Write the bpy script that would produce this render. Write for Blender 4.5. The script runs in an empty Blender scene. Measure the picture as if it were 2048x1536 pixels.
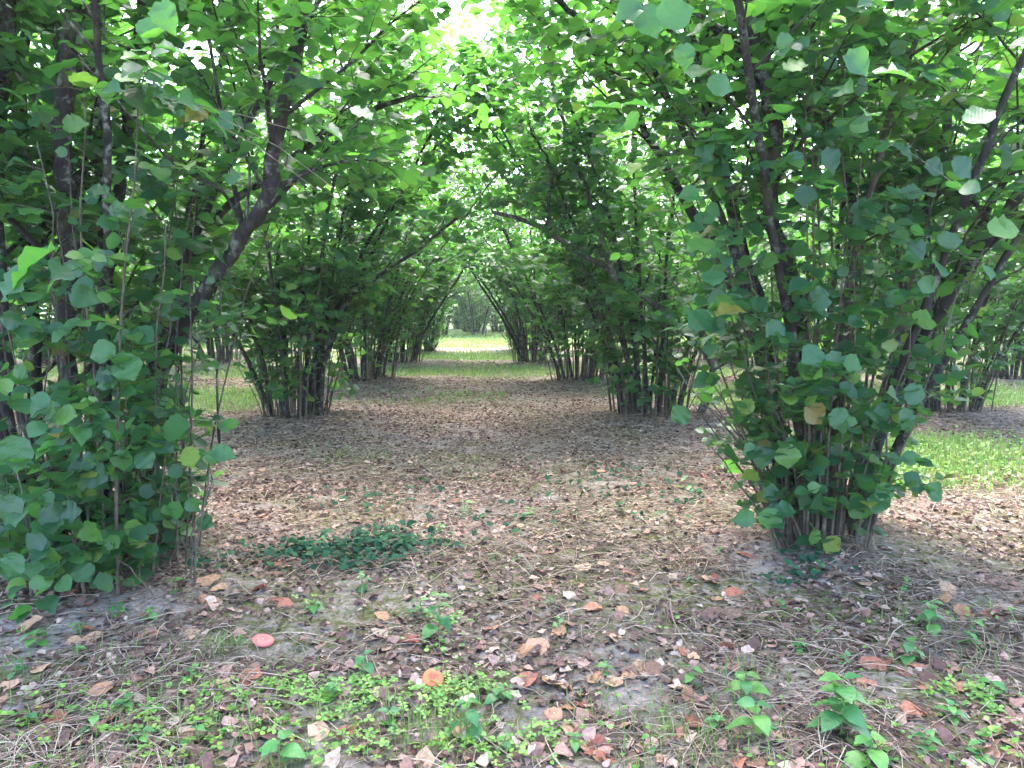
import bpy, math
import numpy as np
from mathutils import Matrix, Vector, Euler

S = bpy.context.scene
COL = S.collection
R = math.radians

# ------------------------------------------------------------------ camera, sky, sun, exposure
FPX = 1530.0                                   # focal length in pixels of the 2048 px wide photograph
CAMZ = 1.5
cam_d = bpy.data.cameras.new('camera')
cam = bpy.data.objects.new('camera', cam_d); COL.objects.link(cam)
cam_d.sensor_width = 36.0
cam_d.lens = FPX / 2048 * 36.0
cam_d.clip_start = 0.05
cam_d.clip_end = 2000
cam.location = (0, 0, CAMZ)
cam.rotation_euler = (R(90 - 5.82), 0, R(-2.84))
S.camera = cam
CR = np.array(cam.rotation_euler.to_matrix())

SUN_EL, SUN_AZ = 60.0, 2.0                     # the bright part of the sky is ahead, over the lane
w = bpy.data.worlds.new('World'); S.world = w; w.use_nodes = True
nt = w.node_tree; nt.nodes.clear()
sky = nt.nodes.new('ShaderNodeTexSky'); sky.sky_type = 'NISHITA'; sky.sun_disc = False
sky.sun_elevation = R(SUN_EL); sky.sun_rotation = R(SUN_AZ)
sky.air_density = 0.7; sky.dust_density = 3.0; sky.ozone_density = 0.8
bg = nt.nodes.new('ShaderNodeBackground'); bg.inputs['Strength'].default_value = 0.15
out = nt.nodes.new('ShaderNodeOutputWorld')
nt.links.new(sky.outputs[0], bg.inputs[0]); nt.links.new(bg.outputs[0], out.inputs[0])

sun_d = bpy.data.lights.new('sun', 'SUN'); sun_d.energy = 1.3; sun_d.angle = R(50); sun_d.color = (1.0, 0.97, 0.93)
sun = bpy.data.objects.new('sun', sun_d); COL.objects.link(sun)
sd = Vector((math.sin(R(SUN_AZ)) * math.cos(R(SUN_EL)), math.cos(R(SUN_AZ)) * math.cos(R(SUN_EL)), math.sin(R(SUN_EL))))
sun.rotation_euler = sd.to_track_quat('Z', 'Y').to_euler()

S.view_settings.view_transform = 'Standard'; S.view_settings.look = 'None'
S.view_settings.exposure = 4.12; S.view_settings.gamma = 1.0; S.view_settings.use_curve_mapping = False
S.cycles.max_bounces = 10; S.cycles.diffuse_bounces = 6; S.cycles.glossy_bounces = 2; S.cycles.transmission_bounces = 8
S.cycles.use_denoising = True

# ------------------------------------------------------------------ helpers
def tag(o, label=None, cat=None, group=None, kind=None):
    if label: o['label'] = label
    if cat: o['category'] = cat
    if group: o['group'] = group
    if kind: o['kind'] = kind
    return o

def empty(name, loc, rz=0.0):
    o = bpy.data.objects.new(name, None); COL.objects.link(o)
    o.empty_display_size = 0.2
    o.location = loc; o.rotation_euler = (0, 0, rz)
    return o

def mesh(name, V, T, mats, smooth=False, uv=None, mat_idx=None, attrs=None):
    V = np.asarray(V, np.float32); T = np.asarray(T, np.int32)
    me = bpy.data.meshes.new(name)
    me.vertices.add(len(V)); me.vertices.foreach_set('co', V.ravel())
    n = T.shape[1]
    me.loops.add(T.size); me.loops.foreach_set('vertex_index', T.ravel())
    me.polygons.add(len(T))
    me.polygons.foreach_set('loop_start', np.arange(0, T.size, n, dtype=np.int32))
    me.polygons.foreach_set('loop_total', np.full(len(T), n, np.int32))
    if smooth: me.polygons.foreach_set('use_smooth', np.ones(len(T), bool))
    for m in (mats if isinstance(mats, (list, tuple)) else [mats]): me.materials.append(m)
    if mat_idx is not None: me.polygons.foreach_set('material_index', np.asarray(mat_idx, np.int32))
    if uv is not None:
        l = me.uv_layers.new(name='UVMap')
        l.data.foreach_set('uv', np.asarray(uv, np.float32)[T.ravel()].ravel())
    for k, a in (attrs or {}).items():
        at_ = me.attributes.new(k, 'FLOAT', 'POINT'); at_.data.foreach_set('value', np.asarray(a, np.float32))
    me.update(calc_edges=True)
    return me

def obj(name, me, parent=None):
    o = bpy.data.objects.new(name, me); COL.objects.link(o)
    if parent is not None: o.parent = parent
    return o

def norm(a): return a / np.maximum(np.linalg.norm(a, axis=-1, keepdims=True), 1e-9)

def tube(P, r, n=7):
    """tapered tube along the points P; closed at its tip"""
    P = np.asarray(P, float); r = np.asarray(r, float); k = len(P)
    D = norm(np.gradient(P, axis=0))
    ref = np.array([0.31, 0.95, 0.05]) if abs(D[0][2]) > .5 else np.array([0, 0, 1.0])
    A = norm(np.cross(D, ref)); B = np.cross(D, A)
    t = np.linspace(0, 2 * np.pi, n, endpoint=False)
    V = (P[:, None] + r[:, None, None] * (np.cos(t)[None, :, None] * A[:, None] + np.sin(t)[None, :, None] * B[:, None])).reshape(-1, 3)
    F = []
    for i in range(k - 1):
        for j in range(n):
            a, b = i * n + j, i * n + (j + 1) % n
            F += [(a, b, b + n), (a, b + n, a + n)]
    V = np.vstack([V, P[-1] + D[-1] * r[-1]])
    F += [((k - 1) * n + j, (k - 1) * n + (j + 1) % n, k * n) for j in range(n)]
    return V, np.array(F, np.int32)

def merge(parts):
    Vs, Fs, o = [], [], 0
    for V, F in parts:
        Vs.append(V); Fs.append(np.asarray(F) + o); o += len(V)
    return np.vstack(Vs), np.vstack(Fs)

def scatter(tmpl, M, T):
    """copies of a template (verts, tris, uv) under the 3x3 matrices M and the offsets T, as one mesh"""
    V, F, U = tmpl
    k = len(T)
    W = np.einsum('kij,nj->kni', M, V) + T[:, None, :]
    G = F[None] + (np.arange(k) * len(V))[:, None, None]
    return W.reshape(-1, 3), G.reshape(-1, 3), np.tile(U, (k, 1))

def frames(D, N):
    """matrices whose Y runs along D and whose Z lies nearest N"""
    Y = norm(D); X = norm(np.cross(Y, N)); Z = np.cross(X, Y)
    return np.stack([X, Y, Z], axis=-1)

def hash2(ix, iy, s):
    h = np.sin(ix * 127.1 + iy * 311.7 + s * 74.7) * 43758.5453
    return h - np.floor(h)

def vnoise(x, y, s=0.0):
    x = np.asarray(x, float); y = np.asarray(y, float)
    ix, iy = np.floor(x), np.floor(y); fx, fy = x - ix, y - iy
    fx = fx * fx * (3 - 2 * fx); fy = fy * fy * (3 - 2 * fy)
    a = hash2(ix, iy, s); b = hash2(ix + 1, iy, s); c = hash2(ix, iy + 1, s); d = hash2(ix + 1, iy + 1, s)
    return a + (b - a) * fx + (c - a) * fy + (a - b - c + d) * fx * fy

ROWX = [-19.8, -15.4, -11.0, -6.6, -2.2, 2.2, 6.6, 11.0, 15.4, 19.8]
ROWY = [4.75, 9.9, 15.1, 20.3, 25.5]

def hgt(x, y):
    """height of the ground"""
    x = np.asarray(x, float); y = np.asarray(y, float)
    h = .022 * np.sin(1.3 * x + .7) * np.sin(1.1 * y + .2) + .012 * np.sin(2.9 * x + 1.7 * y) + .010 * np.sin(4.1 * y - 2.3 * x + 1)
    near = np.clip((40 - y) / 10, 0, 1)
    h = h * near
    for yr in ROWY[1:]:
        h = h + .05 * np.exp(-((y - yr) / .9) ** 2) * (.6 + .4 * np.sin(x * 1.1 + yr))
    for xr in (-6.6, -2.2, 2.2, 6.6):
        for yr in ROWY:
            h = h + .06 * np.exp(-((x - xr) ** 2 + (y - yr) ** 2) / .5)
    return h

def hfine(x, y):
    return (vnoise(x * 5, y * 5, 4) - .5) * .02 + (vnoise(x * 9, y * 9, 1) - .5) * .022 + (vnoise(x * 23, y * 23, 2) - .5) * .012

def ground_z(x, y):
    return hgt(x, y) + hfine(x, y) * np.clip((9 - np.asarray(y)) / 2, 0, 1)

def ray(px, py):
    return CR @ np.array([(px - 1024) / FPX, -(py - 768) / FPX, -1.0])

def at(px, py, Y):
    """the point at the distance Y along the lane that the photograph shows at px, py"""
    d = ray(px, py); return np.array([0, 0, CAMZ]) + d * (Y / d[1])

def G(px, py):
    """the point of the ground that the photograph shows at px, py"""
    d = ray(px, py); z = 0.0
    for _ in range(5):
        p = np.array([0, 0, CAMZ]) + d * ((z - CAMZ) / d[2]); z = float(ground_z(p[0], p[1]))
    p[2] = z
    return p

def project(P):
    q = (P - np.array([0, 0, CAMZ])) @ CR
    d = -q[..., 2]
    dd = np.where(d > .05, d, .05)
    return 1024 + FPX * q[..., 0] / dd, 768 - FPX * q[..., 1] / dd, d

def grass_mask(x, y):
    x = np.asarray(x, float); y = np.asarray(y, float)
    lane = np.abs((x + 2.2) % 4.4 - 2.2)              # 0 in the middle of a lane, 2.2 in a row of bushes
    lane = np.abs(lane)
    band = lambda c, s: np.exp(-((y - c) / s) ** 4)
    inner = np.clip(1.6 - np.abs(x) / 2.2, 0, 1)
    m = .30 * band(12.7, 1.0) * (vnoise(x * .9, y * 1.1, 3) > .5) + .85 * band(17.6, 1.5) + 1.2 * band(22.9, 1.8)
    m = m * inner
    outer = np.clip((np.abs(x) - 2.6) / 1.0, 0, 1)
    m = np.maximum(m, outer * (band(7.3, 1.25) * (x > 0) + .5 * band(7.3, 1.0) * (x < 0) + band(12.6, 1.7) + band(17.8, 1.8) + band(22.9, 1.8)) * np.clip(1.5 - lane / 1.7, .0, 1))
    m = np.maximum(m, np.clip((y - 26.6) / .8, 0, 1))
    m = m * np.clip(np.where(y > 26, .75, .35) + 1.3 * vnoise(x * 1.7, y * 1.7, 5), 0, 1)
    return np.clip(m, 0, 1)

# ------------------------------------------------------------------ materials
def new_mat(name):
    m = bpy.data.materials.new(name); m.use_nodes = True; m.node_tree.nodes.clear()
    return m, m.node_tree

def N(t, kind, **kw):
    n = t.nodes.new(kind)
    for k, v in kw.items():
        if k.startswith('i_'):
            n.inputs[k[2:].replace('_', ' ')].default_value = v
        else: setattr(n, k, v)
    return n

def ramp(t, fac, stops, interp='LINEAR'):
    r = t.nodes.new('ShaderNodeValToRGB'); e = r.color_ramp; e.interpolation = interp
    while len(e.elements) < len(stops): e.elements.new(.5)
    for el, (p, c) in zip(e.elements, stops):
        el.position = p; el.color = (*c, 1) if len(c) == 3 else c
    t.links.new(fac, r.inputs[0]); return r.outputs[0]

def rnd_node(t):
    """a number that differs from leaf to leaf, whether the leaf is an object or a loose piece"""
    g = N(t, 'ShaderNodeNewGeometry'); o = N(t, 'ShaderNodeObjectInfo')
    a = N(t, 'ShaderNodeMath', operation='ADD'); f = N(t, 'ShaderNodeMath', operation='FRACT')
    t.links.new(g.outputs['Random Per Island'], a.inputs[0]); t.links.new(o.outputs['Random'], a.inputs[1])
    t.links.new(a.outputs[0], f.inputs[0]); return f.outputs[0], g

def mixc(t, fac, a, b, blend='MIX'):
    m = N(t, 'ShaderNodeMix', data_type='RGBA', blend_type=blend)
    for s, v in ((m.inputs[0], fac), (m.inputs[6], a), (m.inputs[7], b)):
        if isinstance(v, (int, float)): s.default_value = v
        elif isinstance(v, tuple): s.default_value = (*v, 1)
        else: t.links.new(v, s)
    return m.outputs[2]

def leaf_mat(name, stops, trans=.48, tcol=(0.16, 0.47, 0.035), rough=.42, spec=.5, under=(.05, .12, .07), veins=True):
    m, t = new_mat(name)
    r, g = rnd_node(t)
    col = ramp(t, r, stops)
    bump = None
    if veins:
        uv = N(t, 'ShaderNodeUVMap'); sx = N(t, 'ShaderNodeSeparateXYZ'); t.links.new(uv.outputs[0], sx.inputs[0])
        ab = N(t, 'ShaderNodeMath', operation='ABSOLUTE'); t.links.new(sx.outputs[0], ab.inputs[0])
        k = N(t, 'ShaderNodeMath', operation='MULTIPLY_ADD'); t.links.new(ab.outputs[0], k.inputs[0]); k.inputs[1].default_value = -.75
        t.links.new(sx.outputs[1], k.inputs[2])
        s = N(t, 'ShaderNodeMath', operation='MULTIPLY'); t.links.new(k.outputs[0], s.inputs[0]); s.inputs[1].default_value = 50
        c = N(t, 'ShaderNodeMath', operation='SINE'); t.links.new(s.outputs[0], c.inputs[0])
        p = N(t, 'ShaderNodeMapRange'); t.links.new(c.outputs[0], p.inputs[0]); p.inputs[1].default_value = .75; p.inputs[2].default_value = 1.0
        mid = N(t, 'ShaderNodeMapRange'); t.links.new(ab.outputs[0], mid.inputs[0]); mid.inputs[1].default_value = .028; mid.inputs[2].default_value = .01
        mx = N(t, 'ShaderNodeMath', operation='MAXIMUM'); t.links.new(p.outputs[0], mx.inputs[0]); t.links.new(mid.outputs[0], mx.inputs[1])
        vf = N(t, 'ShaderNodeMath', operation='MULTIPLY'); t.links.new(mx.outputs[0], vf.inputs[0]); vf.inputs[1].default_value = .12
        col = mixc(t, vf.outputs[0], col, (.15, .23, .10))
        bump = N(t, 'ShaderNodeBump', i_Strength=.12, i_Distance=.004); t.links.new(c.outputs[0], bump.inputs['Height'])
    # blotches
    geo = N(t, 'ShaderNodeTexCoord'); nz = N(t, 'ShaderNodeTexNoise', i_Scale=60.0 if veins else 25.0)
    t.links.new(g.outputs['Position'], nz.inputs['Vector'])
    mr = N(t, 'ShaderNodeMapRange'); t.links.new(nz.outputs[0], mr.inputs[0]); mr.inputs[1].default_value = .3; mr.inputs[2].default_value = .7; mr.inputs[3].default_value = .82; mr.inputs[4].default_value = 1.12
    col2 = mixc(t, 1.0, col, mr.outputs[0], 'MULTIPLY')
    if veins:
        sn = N(t, 'ShaderNodeTexNoise', i_Scale=34.0); sn.inputs['Detail'].default_value = 4; t.links.new(g.outputs['Position'], sn.inputs['Vector'])
        sm = N(t, 'ShaderNodeMapRange'); t.links.new(sn.outputs[0], sm.inputs[0]); sm.inputs[1].default_value = .66; sm.inputs[2].default_value = .71; sm.inputs[4].default_value = .75
        col2 = mixc(t, sm.outputs[0], col2, (.12, .085, .03))
    bf = N(t, 'ShaderNodeMath', operation='MULTIPLY'); t.links.new(g.outputs['Backfacing'], bf.inputs[0]); bf.inputs[1].default_value = .55
    col3 = mixc(t, bf.outputs[0], col2, under)
    P = N(t, 'ShaderNodeBsdfPrincipled', i_Roughness=rough); P.inputs['Specular IOR Level'].default_value = spec
    t.links.new(col3, P.inputs['Base Color'])
    if bump: t.links.new(bump.outputs[0], P.inputs['Normal'])
    tr = N(t, 'ShaderNodeBsdfTranslucent')
    tc = mixc(t, .62, col2, tcol)
    t.links.new(tc, tr.inputs[0])
    mx = N(t, 'ShaderNodeMixShader', i_Fac=trans); t.links.new(P.outputs[0], mx.inputs[1]); t.links.new(tr.outputs[0], mx.inputs[2])
    o = N(t, 'ShaderNodeOutputMaterial'); t.links.new(mx.outputs[0], o.inputs[0])
    return m

HAZEL = [(0.0, (.010, .048, .025)), (.3, (.017, .078, .036)), (.6, (.028, .108, .040)), (.84, (.050, .150, .034)),
         (.955, (.11, .21, .035)), (.988, (.19, .23, .04)), (.996, (.24, .19, .04)), (1.0, (.14, .07, .03))]
M_LEAF = leaf_mat('hazel_leaf', HAZEL)
M_WEED = leaf_mat('weed_leaf', [(0, (.035, .15, .05)), (.5, (.06, .21, .055)), (1, (.12, .28, .05))], trans=.35, tcol=(.22, .42, .06), under=(.1, .2, .08))
M_CLOVER = leaf_mat('clover_leaf', [(0, (.07, .21, .035)), (.6, (.15, .34, .05)), (1, (.24, .40, .06))], trans=.35, tcol=(.26, .44, .07), veins=False)
M_IVY = leaf_mat('ivy_leaf', [(0, (.010, .045, .026)), (.6, (.018, .070, .036)), (1, (.035, .11, .045))], trans=.15, tcol=(.06, .22, .06), rough=.75, spec=.12, under=(.04, .10, .05), veins=False)
M_GRASS = leaf_mat('grass_blade', [(0, (.06, .15, .03)), (.5, (.11, .22, .035)), (.85, (.18, .27, .05)), (1, (.34, .29, .14))], trans=.35, tcol=(.28, .42, .08), veins=False)

def dry_mat(name, stops, rough=.75, trans=.12):
    m, t = new_mat(name)
    r, g = rnd_node(t); col = ramp(t, r, stops)
    nz = N(t, 'ShaderNodeTexNoise', i_Scale=70.0); nz.inputs['Detail'].default_value = 3; t.links.new(g.outputs['Position'], nz.inputs['Vector'])
    mr = N(t, 'ShaderNodeMapRange'); t.links.new(nz.outputs[0], mr.inputs[0]); mr.inputs[1].default_value = .3; mr.inputs[2].default_value = .7; mr.inputs[3].default_value = .65; mr.inputs[4].default_value = 1.2
    col = mixc(t, 1.0, col, mr.outputs[0], 'MULTIPLY')
    P = N(t, 'ShaderNodeBsdfPrincipled', i_Roughness=rough); P.inputs['Specular IOR Level'].default_value = .3
    t.links.new(col, P.inputs['Base Color'])
    tr = N(t, 'ShaderNodeBsdfTranslucent'); t.links.new(col, tr.inputs[0])
    mx = N(t, 'ShaderNodeMixShader', i_Fac=trans); t.links.new(P.outputs[0], mx.inputs[1]); t.links.new(tr.outputs[0], mx.inputs[2])
    o = N(t, 'ShaderNodeOutputMaterial'); t.links.new(mx.outputs[0], o.inputs[0])
    return m

M_LITTER = dry_mat('dead_leaf', [(0, (.030, .016, .013)), (.35, (.085, .045, .035)), (.6, (.19, .11, .085)), (.8, (.29, .18, .135)), (.94, (.38, .265, .205)), (1, (.43, .33, .26))])
M_TAN = dry_mat('tan_leaf', [(0, (.30, .15, .08)), (.5, (.38, .21, .12)), (1, (.46, .29, .18))])
M_RUST = dry_mat('rust_leaf', [(0, (.20, .06, .04)), (.5, (.30, .11, .07)), (1, (.38, .17, .10))])
M_BROWN = dry_mat('brown_leaf', [(0, (.10, .05, .035)), (.5, (.17, .09, .06)), (1, (.25, .15, .11))])
M_PALE = dry_mat('pale_leaf', [(0, (.36, .26, .19)), (1, (.44, .34, .25))])
M_YELLOW = dry_mat('yellow_leaf', [(0, (.55, .33, .03)), (1, (.6, .42, .06))])
M_STRAW = dry_mat('straw', [(0, (.10, .065, .045)), (.35, (.22, .15, .105)), (.7, (.34, .25, .18)), (1, (.46, .37, .28))])
M_TWIG = dry_mat('twig', [(0, (.12, .08, .06)), (.5, (.22, .16, .12)), (1, (.36, .28, .22))], trans=0)

def bark_mat(name, a, b, lichen=.5):
    m, t = new_mat(name)
    tc = N(t, 'ShaderNodeTexCoord'); oi = N(t, 'ShaderNodeObjectInfo')
    mp = N(t, 'ShaderNodeMapping'); mp.inputs['Scale'].default_value = (1, 1, .35); t.links.new(tc.outputs['Object'], mp.inputs[0])
    n1 = N(t, 'ShaderNodeTexNoise', i_Scale=38.0); n1.inputs['Detail'].default_value = 5; t.links.new(mp.outputs[0], n1.inputs['Vector'])
    col = ramp(t, n1.outputs[0], [(.3, a), (.7, b)])
    br = N(t, 'ShaderNodeMapRange'); t.links.new(oi.outputs['Random'], br.inputs[0]); br.inputs[3].default_value = .6; br.inputs[4].default_value = 1.25
    col = mixc(t, 1.0, col, br.outputs[0], 'MULTIPLY')
    n2 = N(t, 'ShaderNodeTexNoise', i_Scale=14.0); n2.inputs['Detail'].default_value = 6; n2.inputs['Roughness'].default_value = .7; t.links.new(tc.outputs['Object'], n2.inputs['Vector'])
    f = N(t, 'ShaderNodeMapRange'); t.links.new(n2.outputs[0], f.inputs[0]); f.inputs[1].default_value = .54; f.inputs[2].default_value = .62; f.inputs[4].default_value = lichen
    col = mixc(t, f.outputs[0], col, (.20, .22, .18))
    n3 = N(t, 'ShaderNodeTexNoise', i_Scale=6.0); n3.inputs['Detail'].default_value = 4; t.links.new(tc.outputs['Object'], n3.inputs['Vector'])
    f3 = N(t, 'ShaderNodeMapRange'); t.links.new(n3.outputs[0], f3.inputs[0]); f3.inputs[1].default_value = .58; f3.inputs[2].default_value = .68; f3.inputs[4].default_value = .5
    col = mixc(t, f3.outputs[0], col, (.075, .085, .04))
    P = N(t, 'ShaderNodeBsdfPrincipled', i_Roughness=.85); P.inputs['Specular IOR Level'].default_value = .25; t.links.new(col, P.inputs['Base Color'])
    bp = N(t, 'ShaderNodeBump', i_Strength=.7, i_Distance=.01); t.links.new(n1.outputs[0], bp.inputs['Height']); t.links.new(bp.outputs[0], P.inputs['Normal'])
    o = N(t, 'ShaderNodeOutputMaterial'); t.links.new(P.outputs[0], o.inputs[0])
    return m

M_BARK = bark_mat('hazel_bark', (.011, .009, .008), (.040, .033, .028), .5)
M_SHOOT = bark_mat('hazel_shoot_bark', (.040, .031, .023), (.110, .084, .062), .3)

def ground_mat():
    m, t = new_mat('orchard_soil')
    g = N(t, 'ShaderNodeNewGeometry'); L = t.links.new
    def noise(scale, detail=5, rough=.6):
        n = N(t, 'ShaderNodeTexNoise', i_Scale=scale); n.inputs['Detail'].default_value = detail; n.inputs['Roughness'].default_value = rough
        L(g.outputs['Position'], n.inputs['Vector']); return n.outputs[0]
    def rng_(v, a, b, c=0., d=1.):
        r = N(t, 'ShaderNodeMapRange'); L(v, r.inputs[0])
        for i, q in zip((1, 2, 3, 4), (a, b, c, d)): r.inputs[i].default_value = q
        return r.outputs[0]
    soil = ramp(t, noise(7, 8, .65), [(.3, (.075, .058, .052)), (.5, (.18, .145, .132)), (.7, (.32, .275, .255))])
    # bits of dead leaf too small or too far to build
    vo = N(t, 'ShaderNodeTexVoronoi', i_Scale=38.0); vo.inputs['Randomness'].default_value = 1; L(g.outputs['Position'], vo.inputs['Vector'])
    sp = N(t, 'ShaderNodeSeparateColor'); L(vo.outputs['Color'], sp.inputs[0])
    bits = ramp(t, sp.outputs[0], [(0, (.035, .020, .017)), (.4, (.085, .048, .038)), (.7, (.19, .115, .09)), (1, (.38, .28, .225))])
    lm = rng_(noise(2.1, 6), .40, .56)
    lm2 = N(t, 'ShaderNodeMath', operation='MULTIPLY'); L(lm, lm2.inputs[0]); L(rng_(sp.outputs[1], .2, .3), lm2.inputs[1])
    ab = N(t, 'ShaderNodeAttribute', attribute_name='bare')
    clay = ramp(t, noise(30, 8, .7), [(.3, (.13, .105, .093)), (.5, (.27, .225, .20)), (.7, (.39, .335, .305))])
    soil = mixc(t, ab.outputs['Fac'], soil, clay)
    nb = N(t, 'ShaderNodeMath', operation='MULTIPLY_ADD'); L(ab.outputs['Fac'], nb.inputs[0]); nb.inputs[1].default_value = -.85; nb.inputs[2].default_value = 1
    lm3 = N(t, 'ShaderNodeMath', operation='MULTIPLY'); L(lm2.outputs[0], lm3.inputs[0]); L(nb.outputs[0], lm3.inputs[1])
    col = mixc(t, lm3.outputs[0], soil, bits)
    am = N(t, 'ShaderNodeAttribute', attribute_name='moss'); 
    mf = N(t, 'ShaderNodeMath', operation='MULTIPLY'); L(am.outputs['Fac'], mf.inputs[0]); L(rng_(noise(16, 6), .38, .58), mf.inputs[1])
    moss = ramp(t, noise(60, 4), [(.3, (.045, .050, .016)), (.7, (.13, .135, .045))])
    col = mixc(t, mf.outputs[0], col, moss)
    ag = N(t, 'ShaderNodeAttribute', attribute_name='grass')
    gf = N(t, 'ShaderNodeMath', operation='MULTIPLY'); L(ag.outputs['Fac'], gf.inputs[0]); L(rng_(noise(9, 6), .3, .5, .45, 1), gf.inputs[1])
    gr = ramp(t, noise(24, 6), [(.3, (.04, .085, .018)), (.55, (.075, .14, .028)), (.75, (.13, .17, .055))])
    col = mixc(t, gf.outputs[0], col, gr)
    P = N(t, 'ShaderNodeBsdfPrincipled', i_Roughness=.95); P.inputs['Specular IOR Level'].default_value = .15; L(col, P.inputs['Base Color'])
    h = N(t, 'ShaderNodeMath', operation='ADD'); L(noise(45, 8, .7), h.inputs[0]); L(vo.outputs['Distance'], h.inputs[1])
    bp = N(t, 'ShaderNodeBump', i_Strength=.8, i_Distance=.02); L(h.outputs[0], bp.inputs['Height']); L(bp.outputs[0], P.inputs['Normal'])
    o = N(t, 'ShaderNodeOutputMaterial'); L(P.outputs[0], o.inputs[0])
    return m

M_GROUND = ground_mat()

# ------------------------------------------------------------------ the ground
def moss_mask(x, y):
    m = np.clip((vnoise(x * 1.1, y * 1.1, 7) - .45) * 4, 0, 1) * np.clip((8 - y) / 4, .25, 1)
    m = np.maximum(m, np.clip((vnoise(x * 2.3, y * 2.3, 8) - .55) * 4, 0, 1) * .8)
    for px, py, r in ((690, 930, .45), (120, 1400, .55), (600, 1250, .22), (330, 1390, .5), (800, 1230, .2), (1100, 1170, .25), (1380, 1310, .25), (500, 1480, .5), (1830, 1120, .35), (900, 1480, .35), (1380, 1480, .3)):
        p = G(px, py); m = np.maximum(m, np.exp(-(((x - p[0]) ** 2 + (y - p[1]) ** 2) / r ** 2)))
    return np.clip(m, 0, 1)

BARE = [(690, 1215, .22), (470, 1165, .15), (20, 1290, .25), (1870, 1130, .12), (1960, 1200, .15), (250, 1220, .25), (1340, 1185, .12), (820, 1220, .1), (1050, 1440, .12), (1590, 1350, .12), (540, 1290, .2), (1180, 965, .25), (1480, 1180, .1), (640, 1440, .1), (1820, 1370, .15), (1330, 1450, .1), (1270, 1410, .1)]
def bare_mask(x, y):
    m = np.clip((vnoise(x * 1.8 + 4, y * 1.8, 17) - .72) * 4, 0, 1) * np.clip((5.5 - y) / 1.5, 0, 1)
    for px, py, r in BARE:
        p = G(px, py); m = np.maximum(m, np.exp(-(((x - p[0]) ** 2 + (y - p[1]) ** 2) / r ** 2)) * 1.2)
    return np.clip(m * (-.2 + 2.8 * (.6 * vnoise(x * 7, y * 7, 18) + .4 * vnoise(x * 19, y * 19, 19))), 0, .9)

def axis(a, b, step, lo, hi, grow=1.25):
    mid = np.arange(a, b + 1e-6, step); up, dn = [b], [a]; s = step
    while up[-1] < hi: s *= grow; up.append(up[-1] + s)
    s = step
    while dn[-1] > lo: s *= grow; dn.append(dn[-1] - s)
    return np.concatenate([np.array(dn[1:])[::-1], mid, np.array(up[1:])])

gx = axis(-3.2, 4.6, .04, -500, 500); gy = axis(1.6, 8.6, .04, -60, 900, 1.08)
X, Y = np.meshgrid(gx, gy)
Z = ground_z(X, Y)
nx, ny = len(gx), len(gy)
q = (np.arange(ny - 1)[:, None] * nx + np.arange(nx - 1)[None, :]).ravel()
ground = obj('ground', mesh('ground', np.stack([X, Y, Z], -1).reshape(-1, 3), np.stack([q, q + 1, q + nx + 1, q + nx], 1), M_GROUND, smooth=True,
             attrs={'bare': bare_mask(X, Y).ravel(), 'moss': moss_mask(X, Y).ravel(), 'grass': grass_mask(X, Y).ravel()}))
tag(ground, kind='structure')

# ------------------------------------------------------------------ leaves
def leaf_template(stations, width=.47, fold=.16, droop=.14, jag=0.0, seed=0, petiole=True, blunt=1.0, wave=.03):
    """a leaf of length 1 along +Y: rounded, heart-shaped at its base, short pointed tip"""
    rg = np.random.default_rng(seed)
    V, U, F = [], [], []
    for i, v in enumerate(stations):
        wd = width * (math.sin(math.pi * min(max(v, .0), 1) ** (.95)) ** .72) * blunt
        if jag: wd *= 1 + (jag if i % 2 else -jag)
        y = .10 + .9 * v
        zc = -droop * v * v
        for sgn in (-1, 0, 1):
            wv = rg.normal() * wave
            yy = y - (.10 * (1 - v) ** 3 if sgn else 0)
            V.append((sgn * wd * (1 + rg.normal() * .05 * abs(sgn)), yy, zc + fold * wd * abs(sgn) + wv * abs(sgn))); U.append((sgn * wd, v))
    n = len(stations)
    for i in range(n - 1):
        for s in (0, 1):
            a = i * 3 + s; F += [(a, a + 1, a + 4), (a, a + 4, a + 3)]
    b = len(V); V += [(0, .10, 0.0), (0, 1.07, -droop * 1.15)]; U += [(0, 0), (0, 1)]
    F += [(b, 1, 0), (b, 2, 1)] if stations[0] > 0 else []
    k = (n - 1) * 3
    F += [(k, k + 1, b + 1), (k + 1, k + 2, b + 1)]
    if petiole:
        c = len(V); V += [(-.012, -.12, .01), (.012, -.12, .01)]; U += [(0, 0), (0, 0)]; F += [(c, c + 1, b)]
    return np.array(V), np.array(F, np.int32), np.array(U)

LEAF_HI = [leaf_template((.05, .14, .24, .34, .45, .56, .67, .78, .87, .95), (.50, .44, .53, .47)[k % 4] , (.06, .30, .16, .42)[k % 4], (.05, .34, .16, .26)[k % 4], .045, k, wave=.045) for k in range(4)]
LEAF_MID = [leaf_template((.08, .26, .5, .74, .92), .51, .14, .12, .02, 11), leaf_template((.08, .26, .5, .74, .92), .47, .25, .22, .02, 12)]
LEAF_LOW = [leaf_template((.15, .5, .85), .52, .18, .16, 0, 21, False)]
LEAF_MESH = [mesh('hazel_leaf', V, F, M_LEAF, uv=U, smooth=True) for V, F, U in LEAF_HI]

# ------------------------------------------------------------------ hazel bushes
def lane_clear(W):
    """False where the lanes between the rows of bushes are kept open"""
    x = np.abs((W[:, 0] + 2.2) % 4.4 - 2.2)
    x = np.where(np.abs(W[:, 0]) < 2.2, np.abs(W[:, 0]), x)
    zmin = np.where(W[:, 1] > 11, 2.08, 2.15) * (1 - (np.minimum(x, 2.2) / 1.75) ** 2.1)
    d = np.linalg.norm(W - np.array([0, 0, CAMZ]), axis=1)
    return (W[:, 2] > zmin) & (d > 1.5) & (W[:, 2] > .04)

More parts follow.
